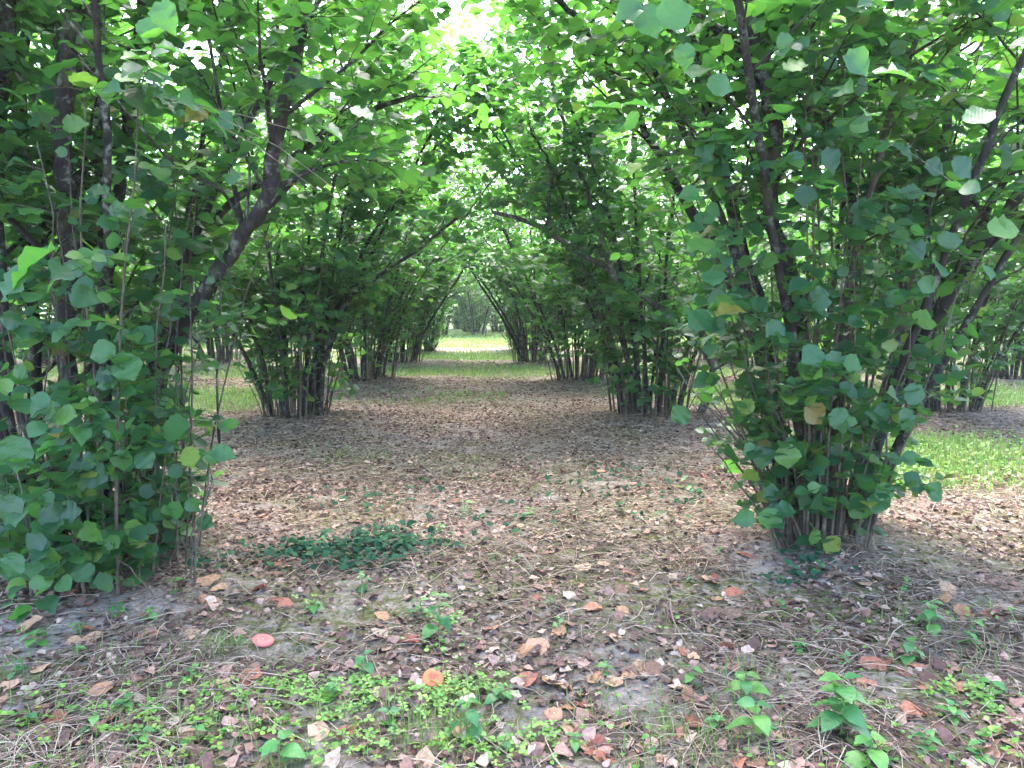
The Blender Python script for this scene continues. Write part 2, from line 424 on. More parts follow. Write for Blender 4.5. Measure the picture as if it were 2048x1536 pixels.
def bend(rg, P0, az, lean, H, n=10, wob=.05, curve=1.25):
    s = np.linspace(0, 1, n)
    d = np.array([math.cos(az), math.sin(az), 0]); e = np.array([-d[1], d[0], 0])
    w1 = np.cumsum(rg.normal(0, wob, n)) * s * .5; w2 = np.cumsum(rg.normal(0, wob, n)) * s * .5
    z = H * (s - .16 * lean * s * s)
    return P0[None] + np.outer(H * lean * s ** curve + w1, d) + np.outer(w2, e) + np.outer(z, [0, 0, 1])

def sample(P, s):
    x = s * (len(P) - 1); i = min(int(x), len(P) - 2); f = x - i
    return P[i] * (1 - f) + P[i + 1] * f, P[i + 1] - P[i]

class Bush:
    def __init__(b, seed, loc, size=1.0):
        b.kd = 1.0 / size
        b.rg = np.random.default_rng(seed); b.loc = np.array(loc, float); b.size = size
        b.stems = []            # [(verts, tris, material)]
        b.tw = []               # twigs: (start, direction, length, stem number, leaf size, facing)
        b.extra = []            # leaves set one by one: (base, direction, normal, length)

    def twig(b, p, d, L, si, ls, face=0.0):
        b.tw.append((*p, *d, L, si, ls, face))

    def stem(b, P, r0, r1, main=True, branches=10, leaf_from=.25, dens=1.0, mat=None, twigs_low=True, blen=1.0):
        rg = b.rg; si = len(b.stems); P = np.asarray(P, float)
        n = len(P); s = np.linspace(0, 1, n)
        if main:
            P = refine(P, 30); s = np.linspace(0, 1, 30)
            P = P + rg.normal(0, .006, (30, 3)) * np.minimum(1, s * 6)[:, None]
        rad = r0 + (r1 - r0) * s ** .8
        if main: rad = rad * (1 + .3 * np.exp(-s * 14)) * (1 + rg.normal(0, .06, 30)) * (1 + .25 * (rg.random(30) < .08))
        parts = [tube(P, rad, 9 if main else 6)]
        H = np.linalg.norm(P[-1] - P[0])
        if main:
            for k in range(branches):
                u = leaf_from + (1 - leaf_from) * ((k + rg.random()) / branches)
                p, d = sample(P, min(u, .99)); d = d / np.linalg.norm(d)
                az = rg.uniform(0, 2 * math.pi)
                o = np.array([math.cos(az), math.sin(az), rg.uniform(.05, 1.0)]) + d * .55
                o /= np.linalg.norm(o)
                L = rg.uniform(.6, 1.5) * (1.15 - .45 * u) * blen
                q = np.linspace(0, 1, 6)
                BP = p[None] + np.outer(q * L, o) + np.cumsum(rg.normal(0, .025, (6, 3)), 0) * q[:, None] + np.outer(q ** 2 * L * rg.uniform(-.18, .12), [0, 0, 1])
                rb = max(.006, (r0 + (r1 - r0) * u) * rg.uniform(.25, .45))
                parts.append(tube(BP, rb + (.0035 - rb) * q, 5))
                m = max(2, int(L / .115 * dens * b.kd)); side = 1
                for j in range(m):
                    v = .18 + .8 * (j + rg.random() * .6) / m
                    tp, td = sample(BP, min(v, .99)); td = td / np.linalg.norm(td)
                    sv = np.cross(td, [0, 0, 1.0]); sv /= max(np.linalg.norm(sv), .05); side = -side
                    dd = td * .6 + sv * side * rg.uniform(.4, 1.0) + np.array([0, 0, rg.uniform(-.25, .5)]) + rg.normal(0, .15, 3)
                    b.twig(tp, dd / np.linalg.norm(dd), rg.uniform(.22, .5), si, b.size * rg.uniform(.095, .145))
                td = BP[-1] - BP[-2]; b.twig(BP[-1], td / np.linalg.norm(td), rg.uniform(.25, .45), si, .1)
        m = int(H / (.30 if main else .15) * dens)
        for j in range(m):
            u = (max(leaf_from, .3) if main else leaf_from) + (1 - leaf_from) * (j + rg.random()) / max(m, 1)
            if u > 1: continue
            p, d = sample(P, min(u, .995)); d = d / np.linalg.norm(d)
            az = rg.uniform(0, 2 * math.pi); o = np.array([math.cos(az), math.sin(az), rg.uniform(-.1, .7)]) + d * .3
            b.twig(p, o / np.linalg.norm(o), rg.uniform(.15, .42), si, b.size * rg.uniform(.08, .14), .0 if main else .45)
        b.stems.append([parts, mat or (M_BARK if main else M_SHOOT)])
        return si

    def standard(b, mains=9, suckers=14, base=.34, H=(4.3, 5.8), lean=(.12, .62), dens=1.0, branches=11, low=.22):
        rg = b.rg
        for k in range(mains):
            az = 2 * math.pi * (k + rg.uniform(-.3, .3)) / mains
            rr = base * rg.uniform(.45, 1.0)
            p = np.array([rr * math.cos(az), rr * math.sin(az), -.08])
            r0 = rg.uniform(.016, .038)
            b.stem(bend(rg, p, az + rg.normal(0, .3), rg.uniform(*lean), rg.uniform(*H), 11, .075), r0, .010, True, branches, low, dens)
        for k in range(suckers):
            az = rg.uniform(0, 2 * math.pi); rr = base * rg.uniform(.5, 1.25)
            p = np.array([rr * math.cos(az), rr * math.sin(az), -.05])
            b.stem(bend(rg, p, az, rg.uniform(.02, .42), rg.uniform(1.2, 4.2), 8, .05), rg.uniform(.009, .021), .004, False, 0, .18, .8)
        for k in range(suckers // 5):
            az = rg.uniform(0, 2 * math.pi); rr = base * rg.uniform(.9, 1.4)
            b.stem(bend(rg, np.array([rr * math.cos(az), rr * math.sin(az), -.03]), az, rg.uniform(.1, .6), rg.uniform(.5, 1.3), 8, .05), rg.uniform(.006, .010), .003, False, 0, .12, .9)

    def build(b, name, leaf_parts=0, tmpl=LEAF_LOW, flip=1.0, hero=()):
        rg = b.rg
        root = empty(name, b.loc)
        T = np.array(b.tw) if b.tw else np.zeros((0, 10))
        if len(T):
            mid = b.loc[None] + (T[:, :3] + T[:, 3:6] * T[:, 6:7] * .7)
            T = T[lane_clear(mid)]
        P0, D, L, SI = T[:, :3], norm(T[:, 3:6]), T[:, 6], T[:, 7].astype(int)
        droop = rg.uniform(.05, .35, len(T))
        sv = np.cross(D, [0, 0, 1.0]); sv = norm(sv + 1e-3); up = np.cross(sv, D)
        pt = lambda s: P0 + D * (L * s)[:, None] + np.outer(-droop * L * s * s, [0, 0, 1])
        # twig tubes: three-sided
        ring = []
        for s in (0, .35, .7, 1.0):
            r = .0032 * (1 - .6 * s)
            c = pt(s)
            for a in (0, 2.1, 4.2): ring.append(c + (sv * math.cos(a) + up * math.sin(a)) * r)
        TV = np.stack(ring, 1) if len(T) else np.zeros((0, 12, 3))
        TF = []
        for i in range(3):
            for j in range(3):
                a, c = i * 3 + j, i * 3 + (j + 1) % 3
                TF += [(a, c, c + 3), (a, c + 3, a + 3)]
        TF = np.array(TF)
        for i, (parts, mt) in enumerate(b.stems):
            sel = np.where(SI == i)[0]
            if len(sel):
                parts = parts + [(TV[sel].reshape(-1, 3), (TF[None] + (np.arange(len(sel)) * 12)[:, None, None]).reshape(-1, 3))]
            V, F = merge(parts)
            obj('stem', mesh('hazel_stem', V, F, mt, smooth=True), root)
        # leaves along the twigs, alternately to either side
        LB, LD, LN, LS = [], [], [], []
        step = .062 * (.5 + .5 * b.size)
        for j in range(9):
            s = (.12 * .3 + step * (j + .4)) / np.maximum(L, .05)
            ok = s < 1.0
            if not ok.any(): break
            k = ok.sum()
            sgn = 1 if j % 2 else -1
            base = pt(s)[ok]
            d = D[ok] * .55 + sv[ok] * sgn * rg.uniform(.5, 1.1, (k, 1)) + rg.normal(0, .22, (k, 3)) + np.array([0, 0, -.22])
            face = T[ok, 9][:, None]
            outw = norm(np.concatenate([P0[ok][:, :2], np.zeros((k, 1))], 1) + 1e-4)
            n = np.array([0, 0, 1.0]) * (1 - .5 * face) + outw * face * .9 + rg.normal(0, .42, (k, 3))
            LB.append(base); LD.append(d); LN.append(n); LS.append(T[ok, 8] * rg.uniform(.55, 1.15, k))
        if len(T):
            tip = pt(np.ones(len(T))); LB.append(tip); LD.append(D + rg.normal(0, .2, (len(T), 3)) + [0, 0, -.2]); LN.append(np.array([0, 0, 1.0]) + rg.normal(0, .35, (len(T), 3))); LS.append(T[:, 8] * rg.uniform(.7, 1.1, len(T)))
        for (p, d, n, l) in b.extra:
            LB.append(np.array([p])); LD.append(np.array([d])); LN.append(np.array([n])); LS.append(np.array([l]))
        nh = len(b.extra)
        LB, LD, LN, LS = np.vstack(LB), np.vstack(LD), np.vstack(LN), np.concatenate(LS)
        keep = lane_clear(b.loc[None] + LB + norm(LD) * LS[:, None] * .5)
        if nh: keep[-nh:] = True
        isx = np.zeros(len(LB), bool)
        if nh: isx[-nh:] = True
        LB, LD, LN, LS, isx = LB[keep], LD[keep], LN[keep], LS[keep], isx[keep]
        M = frames(LD, LN) * LS[:, None, None]
        take = np.zeros(len(LB), bool)
        if leaf_parts:
            W = b.loc[None] + LB + norm(LD) * LS[:, None] * .5
            px, py, d = project(W)
            score = np.where((px > -20) & (px < 2068) & (py > -20) & (py < 1556) & (d > .2), LS * 1.0 / np.maximum(d, .2), 0) + isx * 10
            idx = np.argsort(-score)[:leaf_parts]; idx = idx[score[idx] > 0]; take[idx] = True
            for i in idx:
                o = bpy.data.objects.new('leaf', LEAF_MESH[i % 4]); COL.objects.link(o); o.parent = root
                mm = np.eye(4); mm[:3, :3] = M[i]; mm[:3, 3] = LB[i]
                o.matrix_basis = Matrix(mm.tolist())
        rest = np.where(~take)[0]; parts = []; Us = []
        for k, tm in enumerate(tmpl):
            s = rest[k::len(tmpl)]
            V, F, U = scatter(tm, M[s], LB[s]); parts.append((V, F)); Us.append(U)
        V, F = merge(parts)
        fo = obj('foliage', mesh('hazel_foliage', V, F, M_LEAF, uv=np.vstack(Us), smooth=True), root)
        fo['kind'] = 'stuff'
        b.n = len(LB); b.root = root
        return root

def base_at(x, y): return (x, y, float(hgt(x, y)))

def px_path(b, pts):
    """a stem given by where the photograph shows it: (px, py, distance)"""
    return np.array([at(*p) for p in pts]) - b.loc

def refine(P, n=12):
    """a smooth curve through the points P"""
    P = np.asarray(P, float); k = len(P); t = np.arange(k); u = np.linspace(0, k - 1, n)
    Q = np.vstack([2 * P[0] - P[1], P, 2 * P[-1] - P[-2]])
    o = []
    for x in u:
        i = min(int(x), k - 2); f = x - i
        a, c, d, e = Q[i], Q[i + 1], Q[i + 2], Q[i + 3]
        o.append(.5 * (2 * c + (d - a) * f + (2 * a - 5 * c + 4 * d - e) * f * f + (3 * c - a - 3 * d + e) * f ** 3))
    return np.array(o)

GROUP = 'hazel bushes planted in rows'
def label(o, text): return tag(o, text, 'hazel bush', GROUP)

def set_leaves(b, rows):
    """large leaves that stand out: (px, py, distance, length in px, lean of the tip in degrees, how far it faces the viewer)"""
    for (px, py, d, lp, ang, facing) in rows:
        c = at(px, py, d); L = .88 * lp / FPX * d
        ca, sa = math.cos(R(ang)), math.sin(R(ang))
        dirv = np.array([ca, -.25, sa]); nrm = np.array([0, -facing, 1 - facing]) + b.rg.normal(0, .12, 3)
        p = c - dirv / np.linalg.norm(dirv) * L * .55 - b.loc
        b.extra.append((p, dirv, nrm, L))
        best = (9, 0, None)                     # the twig that carries it grows from the nearest stem
        for si, (parts, _) in enumerate(b.stems):
            V = parts[0][0]; dd = np.linalg.norm(V - (p - [0, 0, .12]), axis=1); j = int(dd.argmin())
            if dd[j] < best[0]: best = (dd[j], si, V[j])
        v = p - best[2]; L2 = np.linalg.norm(v)
        if .05 < L2 < 1.6: b.twig(best[2], v / L2, L2, best[1], b.size * .12, .3)

def over_lane(b, sg):
    for k in range(0, 5, 2):
        p = np.array([sg * .15, (k - 2) * .1, -.05]); az = R((-50, -20, 5, 30, 55)[k]); az = az if sg > 0 else math.pi - az
        b.stem(bend(b.rg, p, az, b.rg.uniform(.34, .62), b.rg.uniform(4.6, 5.4), 11, .06, 1.6), b.rg.uniform(.022, .038), .010, True, 12, .5, 1.2, blen=1.15)

# --- nearest bush on the left of the lane
b = Bush(101, base_at(-2.3, 4.7), .8)
J = lambda pts, r0, r1, **k: b.stem(refine(px_path(b, pts), 12), r0, r1, True, **{'dens': 1.12, **k})
J([(105, 1130, 4.5), (120, 950, 4.5), (135, 720, 4.45), (140, 480, 4.4), (125, 300, 4.3), (138, 130, 4.2), (155, -60, 4.1)], .062, .042, branches=9+2, leaf_from=.26)
J([(250, 1120, 4.75), (262, 900, 4.7), (340, 700, 4.6), (420, 565, 4.5), (490, 470, 4.4), (535, 385, 4.3), (555, 260, 4.2), (585, 130, 4.1), (620, -40, 4.0)], .058, .030, branches=8, leaf_from=.5)
b.stem(refine(px_path(b, [(490, 470, 4.4), (450, 385, 4.3), (350, 330, 4.15), (260, 230, 4.0), (190, 150, 3.9), (130, 90, 3.8)]), 10), .012, .004, False, 0, .5, .6, mat=M_BARK)
b.stem(refine(px_path(b, [(487, 465, 4.4), (470, 380, 4.4), (452, 290, 4.4), (430, 150, 4.4), (405, 0, 4.4)]), 9), .017, .009, False, 0, .3, .6, mat=M_BARK)
b.stem(refine(px_path(b, [(492, 440, 4.4), (500, 330, 4.3), (490, 240, 4.3), (540, 170, 4.3)]), 9), .010, .005, False, 0, .4, .5, mat=M_BARK)
J([(180, 1110, 4.9), (205, 800, 4.9), (205, 500, 4.9), (203, 200, 4.9), (205, -40, 4.9)], .034, .022, branches=9+2, leaf_from=.26)
J([(215, 1110, 5.0), (190, 800, 5.1), (235, 420, 5.1), (262, 220, 5.0), (290, -40, 4.9)], .05, .03, branches=10+2, leaf_from=.26)
J([(300, 1000, 5.0), (330, 720, 5.1), (385, 540, 5.2), (430, 440, 5.3), (560, 330, 5.3), (700, 240, 5.2), (830, 190, 5.1)], .04, .014, branches=9+2, leaf_from=.32)
J([(20, 1150, 4.6), (10, 800, 4.6), (-10, 400, 4.5), (10, 100, 4.4), (20, -80, 4.4)], .055, .04, branches=10+2, leaf_from=.26)
J([(60, 1130, 4.9), (70, 700, 5.0), (40, 300, 5.1), (60, -40, 5.1)], .045, .03, branches=9+2, leaf_from=.26)
for k in range(5):
    az = R((-140, 160, 60, 200, 110)[k]); p = np.array([.3 * math.cos(az), .3 * math.sin(az), -.05])
    b.stem(bend(b.rg, p, az, (.35, .5, .3, .3, .45)[k], 5.2, 11), .03, .010, True, 12, .28, 1.1)
for k in range(52):
    pb = (G(b.rg.uniform(20, 390), b.rg.uniform(1085, 1195)) if k < 34 else G(b.rg.uniform(230, 400), b.rg.uniform(1050, 1120))) - b.loc
    az = math.atan2(pb[1], pb[0])
    b.stem(bend(b.rg, pb - np.array([0, 0, .03]), az, b.rg.uniform(.0, .25), b.rg.uniform(.4, 1.0) if k % 2 else b.rg.uniform(1.1, 2.8), 8, .05), b.rg.uniform(.005, .011), .003, False, 0, b.rg.uniform(.04, .16), .85)
for k in range(34):
    pb = G(b.rg.uniform(30, 420), b.rg.uniform(1070, 1190)) - b.loc; az = b.rg.uniform(-2.6, .6)
    b.stem(bend(b.rg, pb - np.array([0, 0, .03]), az, b.rg.uniform(.1, .7), b.rg.uniform(.22, .55), 7, .04), .005, .003, False, 0, .08, 1.6)
set_leaves(b, [(60, 525, 2.9, 130, 212, .12), (30, 560, 2.9, 110, 235, .3), (165, 592, 3.2, 62, -15, .8), (30, 905, 3.3, 78, -100, .9), (205, 705, 3.6, 60, 190, .8), (255, 735, 3.6, 66, -60, .85), (212, 762, 3.6, 54, 200, .8),
    (130, 830, 3.3, 50, 5, .6), (110, 860, 3.3, 36, -80, .8), (80, 800, 3.3, 40, 160, .5), (70, 820, 3.3, 42, 215, .6), (350, 855, 3.9, 66, 20, .5), (325, 888, 3.9, 56, -30, .6), (380, 915, 3.8, 52, -80, .85),
    (445, 905, 3.8, 50, -10, .7), (425, 915, 3.8, 36, -100, .8), (280, 870, 4.0, 58, 200, .6), (190, 950, 3.6, 62, -20, .8), (150, 940, 3.6, 46, 200, .7), (175, 916, 3.6, 28, 10, .7), (245, 920, 3.7, 50, -90, .85),
    (290, 920, 3.7, 48, -45, .7), (225, 860, 3.8, 52, 185, .8), (20, 1020, 3.1, 72, 240, .75), (105, 1030, 3.5, 60, -40, .9), (140, 1025, 3.5, 56, 10, .7), (180, 1065, 3.6, 58, -50, .9), (70, 1085, 3.5, 52, 215, .85),
    (105, 1115, 3.5, 46, -70, .95), (95, 1145, 3.5, 46, -100, .95), (155, 1130, 3.6, 44, -50, .9), (25, 1130, 3.3, 60, -120, .85), (75, 1165, 3.3, 36, -20, .7), (250, 1060, 4.0, 36, -110, .9), (280, 1045, 4.0, 32, -80, .9),
    (350, 1020, 4.0, 42, -90, .9), (385, 1010, 4.0, 36, -45, .8), (410, 1045, 4.1, 40, -20, .7), (210, 1105, 3.7, 32, -85, .9), (225, 1085, 3.7, 36, -45, .8), (20, 640, 3.6, 46, 170, .8), (40, 745, 3.6, 40, -30, .8),
    (10, 775, 3.5, 44, 230, .8), (640, 222, 2.7, 66, 4, .35), (660, 260, 2.7, 64, -14, .3), (725, 225, 2.7, 56, -30, .4), (275, 195, 3.3, 76, -25, .5), (285, 670, 3.9, 54, -20, .4), (245, 675, 3.9, 44, 185, .4), (300, 60, 2.9, 60, -110, .6),
    (330, 30, 2.6, 70, -70, .5), (195, 380, 3.6, 48, 170, .4), (265, 420, 3.6, 62, -5, .35)])
over_lane(b, 1)
root = b.build('hazel_bush', 300, LEAF_MID)
label(root, 'large hazel bush with leafy shoots to the ground and forked trunk arching to lane')
hang = obj('hanging_twig', mesh('hanging_twig', *tube(refine(np.array([at(442, 500, 4.45), at(440, 620, 4.45), at(434, 740, 4.45), at(436, 830, 4.45), at(439, 893, 4.45)]) - b.loc, 12), np.array([.005, .005, .006, .006, .006, .007, .007, .007, .007, .008, .010, .008]), 6), M_BARK), root)
hang['label'] = 'thin dark bare twig hanging straight down'

# --- nearest bush on the right of the lane
b = Bush(202, base_at(2.2, 4.75), .8)
J = lambda pts, r0, r1, **k: b.stem(refine(px_path(b, pts), 12), r0, r1, True, **{'dens': 1.12, **k})
J([(1625, 1080, 4.7), (1618, 850, 4.7), (1600, 640, 4.65), (1570, 500, 4.6), (1535, 420, 4.5), (1552, 280, 4.4), (1530, 170, 4.3), (1505, 80, 4.25), (1495, -40, 4.2)], .055, .034, branches=8+2, leaf_from=.32)
b.stem(refine(px_path(b, [(1535, 115, 4.3), (1570, 60, 4.2), (1605, -30, 4.1)]), 6), .016, .010, False, 0, .5, .5, mat=M_BARK)
b.stem(refine(px_path(b, [(1535, 128, 4.3), (1490, 110, 4.3), (1440, 70, 4.3), (1375, 10, 4.3)]), 7), .018, .010, False, 0, .4, .6, mat=M_BARK)
J([(1690, 1075, 4.8), (1735, 900, 4.75), (1800, 750, 4.7), (1885, 610, 4.6), (1960, 500, 4.5), (2030, 400, 4.4), (2100, 280, 4.3)],   .05, .032, branches=8, leaf_from=.45)
J([(1660, 1075, 4.6), (1670, 800, 4.55), (1690, 620, 4.5), (1738, 400, 4.45), (1775, 240, 4.4), (1840, 50, 4.3), (1860, -40, 4.3)], .024, .015, branches=7, leaf_from=.5, mat=M_SHOOT)
J([(1650, 1070, 4.9), (1690, 700, 4.9), (1705, 400, 4.9), (1650, 240, 4.9), (1625, 100, 4.8), (1620, -40, 4.8)], .034, .022, branches=9+2, leaf_from=.32)
J([(1580, 1060, 5.0), (1540, 700, 5.0), (1465, 420, 5.0), (1412, 200, 4.9), (1370, 20, 4.8), (1355, -50, 4.8)], .042, .026, branches=9+2, leaf_from=.32)
b.stem(refine(px_path(b, [(1630, 260, 4.6), (1700, 205, 4.4), (1800, 125, 4.2), (1900, 65, 4.0), (2010, 10, 3.8)]), 9), .013, .007, False, 0, .35, .7, mat=M_BARK)
J([(1720, 1050, 5.0), (1790, 700, 5.2), (1850, 430, 5.3), (1900, 200, 5.3), (1930, -30, 5.3)], .045, .028, branches=10+2, leaf_from=.26)
J([(1600, 1050, 5.1), (1500, 650, 5.3), (1330, 330, 5.4), (1180, 70, 5.4), (1090, -20, 5.4)], .045, .018, branches=10+2, leaf_from=.32)
for k in range(4):
    az = R((10, 60, -60, -30)[k]); p = np.array([.28 * math.cos(az), .28 * math.sin(az), -.05])
    b.stem(bend(b.rg, p, az, (.5, .3, .35, .5)[k], 5.2, 11), .03, .010, True, 12, .28, 1.1)
for k in range(44):
    pb = G(b.rg.uniform(1560, 1725) if k < 34 else b.rg.uniform(1555, 1620), b.rg.uniform(1040, 1105)) - b.loc
    az = math.atan2(pb[1], pb[0]) if k < 34 else R(b.rg.uniform(140, 230))
    b.stem(bend(b.rg, pb - np.array([0, 0, .03]), az, b.rg.uniform(.02, .22) if k < 34 else b.rg.uniform(.3, .7), (b.rg.uniform(.5, 1.2) if k % 3 == 0 else b.rg.uniform(1.4, 3.4)) if k < 34 else b.rg.uniform(.7, 1.3), 8, .05), b.rg.uniform(.007, .015), .003, False, 0, .16, .66)
for k in range(14):
    lf = k < 10
    pb = (G(b.rg.uniform(1550, 1610), b.rg.uniform(1050, 1100)) if lf else G(b.rg.uniform(1690, 1735), b.rg.uniform(1060, 1105))) - b.loc
    az = R(b.rg.uniform(150, 240)) if lf else R(b.rg.uniform(-80, 0))
    b.stem(bend(b.rg, pb - np.array([0, 0, .03]), az, b.rg.uniform(.12, .32), b.rg.uniform(1.2, 2.7), 8, .06), b.rg.uniform(.007, .013), .003, False, 0, .2, 1.05)
set_leaves(b, [(1575, 912, 4.1, 58, -88, .95), (1525, 915, 4.1, 60, -80, .7), (1500, 902, 4.1, 40, 200, .8), (1490, 1037, 4.1, 52, 190, .75), (1540, 1037, 4.1, 52, -100, .95), (1572, 1020, 4.1, 48, 5, .6), (1625, 712, 3.7, 60, 210, .9),
    (1672, 725, 3.7, 58, -50, .8), (1705, 728, 3.7, 50, -15, .7), (1630, 828, 4.0, 60, -50, .85), (1680, 838, 4.0, 56, -40, .8), (1630, 1075, 4.2, 40, -95, .95), (1665, 1090, 4.2, 46, -40, .9), (1650, 1010, 4.2, 40, -80, .8), (1540, 985, 4.2, 46, 215, .85),
    (1610, 735, 3.9, 40, -110, .7), (1715, 1020, 4.1, 48, -60, .9), (1760, 1005, 4.0, 60, -30, .8), (1770, 985, 4.0, 50, -70, .8), (1700, 780, 4.0, 54, -20, .6), (1830, 965, 4.0, 60, -20, .5), (1870, 985, 4.0, 56, -35, .6), (1830, 790, 3.9, 56, -50, .7),
    (1815, 840, 3.9, 60, -60, .75), (1850, 640, 4.0, 60, -10, .5), (1855, 570, 3.8, 48, -35, .8), (1780, 690, 4.1, 40, -90, .9), (1755, 620, 3.9, 56, 0, .3), (1400, 640, 3.9, 62, 200, .4), (1460, 622, 3.8, 70, 22, .35), (1360, 830, 4.3, 50, 205, .6), (1410, 760, 4.3, 60, 190, .5),
    (1550, 660, 3.9, 50, 215, .8), (1600, 570, 3.8, 56, 190, .5), (1520, 610, 3.9, 48, -35, .5), (1660, 520, 4.0, 46, -20, .6), (1610, 390, 3.6, 50, -100, .85), (1660, 320, 3.5, 60, -60, .8), (1590, 320, 3.6, 44, -70, .8), (1790, 140, 2.9, 92, 10, .45), (1925, 335, 3.2, 60, -40, .6),
    (1870, 335, 3.3, 50, -20, .7), (1900, 480, 3.3, 56, 0, .5), (2010, 455, 3.0, 76, 10, .6), (1960, 230, 2.9, 70, 30, .4), (1715, 125, 3.1, 70, -40, .8), (1590, 130, 3.4, 56, 5, .5), (1570, 85, 3.4, 48, -90, .7), (1440, 170, 3.0, 60, -15, .6), (1380, 390, 3.6, 50, 175, .5),
    (1400, 490, 3.5, 70, -160, .4), (1370, 110, 3.0, 56, -85, .8), (1300, 40, 2.7, 80, -60, .5), (1260, 20, 2.7, 70, 200, .5), (1210, 210, 2.8, 90, 178, .2), (1285, 205, 2.8, 80, 5, .25), (1350, 25, 2.6, 84, 20, .5), (1640, 590, 3.9, 46, 10, .7)])
over_lane(b, -1)
root = b.build('hazel_bush.001', 300, LEAF_MID)
label(root, 'large hazel bush with dark knotted trunk and low hanging leaves beside the open lane')

# --- second bush on the left: clump of dark stems, one arching over the lane
b = Bush(303, base_at(-2.3, 9.9))
J = lambda pts, r0, r1, **k: b.stem(refine(px_path(b, pts), 12), r0, r1, True, **{'dens': 1.12, **k})
J([(640, 850, 9.75), (650, 720, 9.7), (690, 610, 9.6), (760, 550, 9.5), (850, 490, 9.4), (930, 420, 9.3)], .034, .016, branches=9+2, leaf_from=.26)
J([(545, 850, 9.8), (530, 740, 9.8), (500, 640, 9.7), (450, 500, 9.6), (410, 350, 9.5)], .034, .016, branches=10+2, leaf_from=.26)
J([(570, 855, 9.8), (572, 700, 9.8), (555, 580, 9.8), (560, 350, 9.8), (550, 100, 9.8)], .034, .016, branches=12, leaf_from=.28)
J([(600, 855, 9.9), (600, 700, 9.9), (610, 560, 9.9), (640, 300, 9.9), (680, 60, 9.9)], .034, .016, branches=12, leaf_from=.28)
J([(625, 850, 9.9), (650, 660, 9.9), (665, 560, 9.8), (720, 400, 9.7), (790, 260, 9.6), (880, 150, 9.5)], .034, .016, branches=12+2, leaf_from=.26)
b.standard(7, 26, .36, (4.6, 5.8), (.2, .68), 1.1, 12, .18)
over_lane(b, 1)
root = b.build('hazel_bush.002', 300, LEAF_LOW)
label(root, 'hazel bush with bare clump of dark stems at its foot, behind the hanging twig')

# --- second bush on the right: lichen-covered stem leaning back over the lane
b = Bush(404, base_at(2.35, 10.2))
J = lambda pts, r0, r1, **k: b.stem(refine(px_path(b, pts), 12), r0, r1, True, **{'dens': 1.12, **k})
M_LICHEN = bark_mat('lichen_bark', (.03, .027, .024), (.12, .112, .10), .75)
J([(1395, 842, 10.0), (1422, 770, 9.8), (1418, 715, 9.6), (1350, 648, 9.5), (1285, 592, 9.4), (1212, 535, 9.3), (1130, 488, 9.2), (1075, 450, 9.1), (985, 425, 9.0)], .052, .022, branches=12, leaf_from=.12, mat=M_LICHEN)
J([(1230, 560, 9.3), (1205, 480, 9.2), (1170, 370, 9.2), (1130, 250, 9.1), (1080, 90, 9.0)], .035, .02, branches=8, leaf_from=.3, mat=M_LICHEN)
J([(1095, 460, 9.1), (1097, 400, 9.1), (1103, 340, 9.1), (1060, 260, 9.0)], .03, .012, branches=4+2, leaf_from=.26)
J([(1250, 840, 10.1), (1225, 700, 10.1), (1180, 540, 10), (1120, 380, 9.9), (1050, 230, 9.8)], .034, .016, branches=11, leaf_from=.32)
J([(1275, 845, 10.2), (1270, 640, 10.2), (1275, 400, 10.2), (1260, 100, 10.2)], .034, .016, branches=12, leaf_from=.28)
J([(1350, 850, 10.0), (1385, 720, 10.0), (1430, 600, 10.0), (1480, 420, 10.0), (1540, 200, 10.0)], .034, .016, branches=11+2, leaf_from=.26)
b.standard(6, 34, .46, (4.6, 5.8), (.2, .68), 1.1, 12, .18)
over_lane(b, -1)
root = b.build('hazel_bush.003', 300, LEAF_LOW)
label(root, 'hazel bush whose thick lichen-covered stem slants back across the lane')

# --- further bushes of the two rows along the lane, and the one seen past the nearest right bush
uniq = [
    (505, -2.15, 15.1, 'hazel.004', 'hazel bush, third from the viewer in the row along the lane on its left', 300),
    (606, 2.1, 15.1, 'hazel.005', 'hazel bush, third from the viewer in the row along the right edge of the lane', 300),
    (707, 6.75, 10.5, 'hazel.006', 'hazel bush with black shaded foot behind the green patch, second row right of the lane', 300),
    (808, -1.95, 20.3, 'hazel.007', 'hazel bush, fourth from the viewer in the row along the left edge of the lane', 150),
    (909, 1.6, 20.3, 'hazel.008', 'hazel bush, fourth from the viewer in the row along the right edge of the lane', 150),
]
for i, (seed, x, y, nm, lab, lp) in enumerate(uniq):
    b = Bush(seed, base_at(x, y))
    if i in (3, 4):
        sg = 1 if i == 3 else -1
        b.stem(bend(b.rg, np.array([sg * .3, 0, -.05]), 0 if sg > 0 else math.pi, .62, 4.4, 11, .08, 1.2), .042, .014, True, 13, .3, 1.3)
    b.standard(int(b.rg.integers(10, 15)), 30, .46, (4.6, 5.9), (.12, .70), 1.05, 12, .17)
    label(b.build('hazel_bush.%03d' % (i + 4), lp, LEAF_LOW), lab)

# --- the rest: three kinds, copied
protos = []
for k in range(3):
    b = Bush(1000 + k, (2.2, 15.1, 0))
    if k == 2:
        for j in range(26):
            az = b.rg.uniform(0, 6.28); b.stem(bend(b.rg, np.array([.4 * math.cos(az), .4 * math.sin(az), -.05]), az, b.rg.uniform(.2, .75), b.rg.uniform(.7, 2.0), 8, .05), .01, .004, False, 0, .1, 1.3)
    b.standard((9, 13, 11)[k], 18, .42, (4.5, 5.9), (.12, .70), 1.0, 12, .17)
    protos.append(b.build('hazel_bush.%03d' % (20 + k), 0, LEAF_LOW))

ORD = ['nearest', 'second', 'third', 'fourth', 'fifth', 'sixth', 'seventh']
def copy_bush(src):
    c = src.copy(); COL.objects.link(c)
    for ch in src.children:
        d = ch.copy(); COL.objects.link(d); d.parent = c
    return c

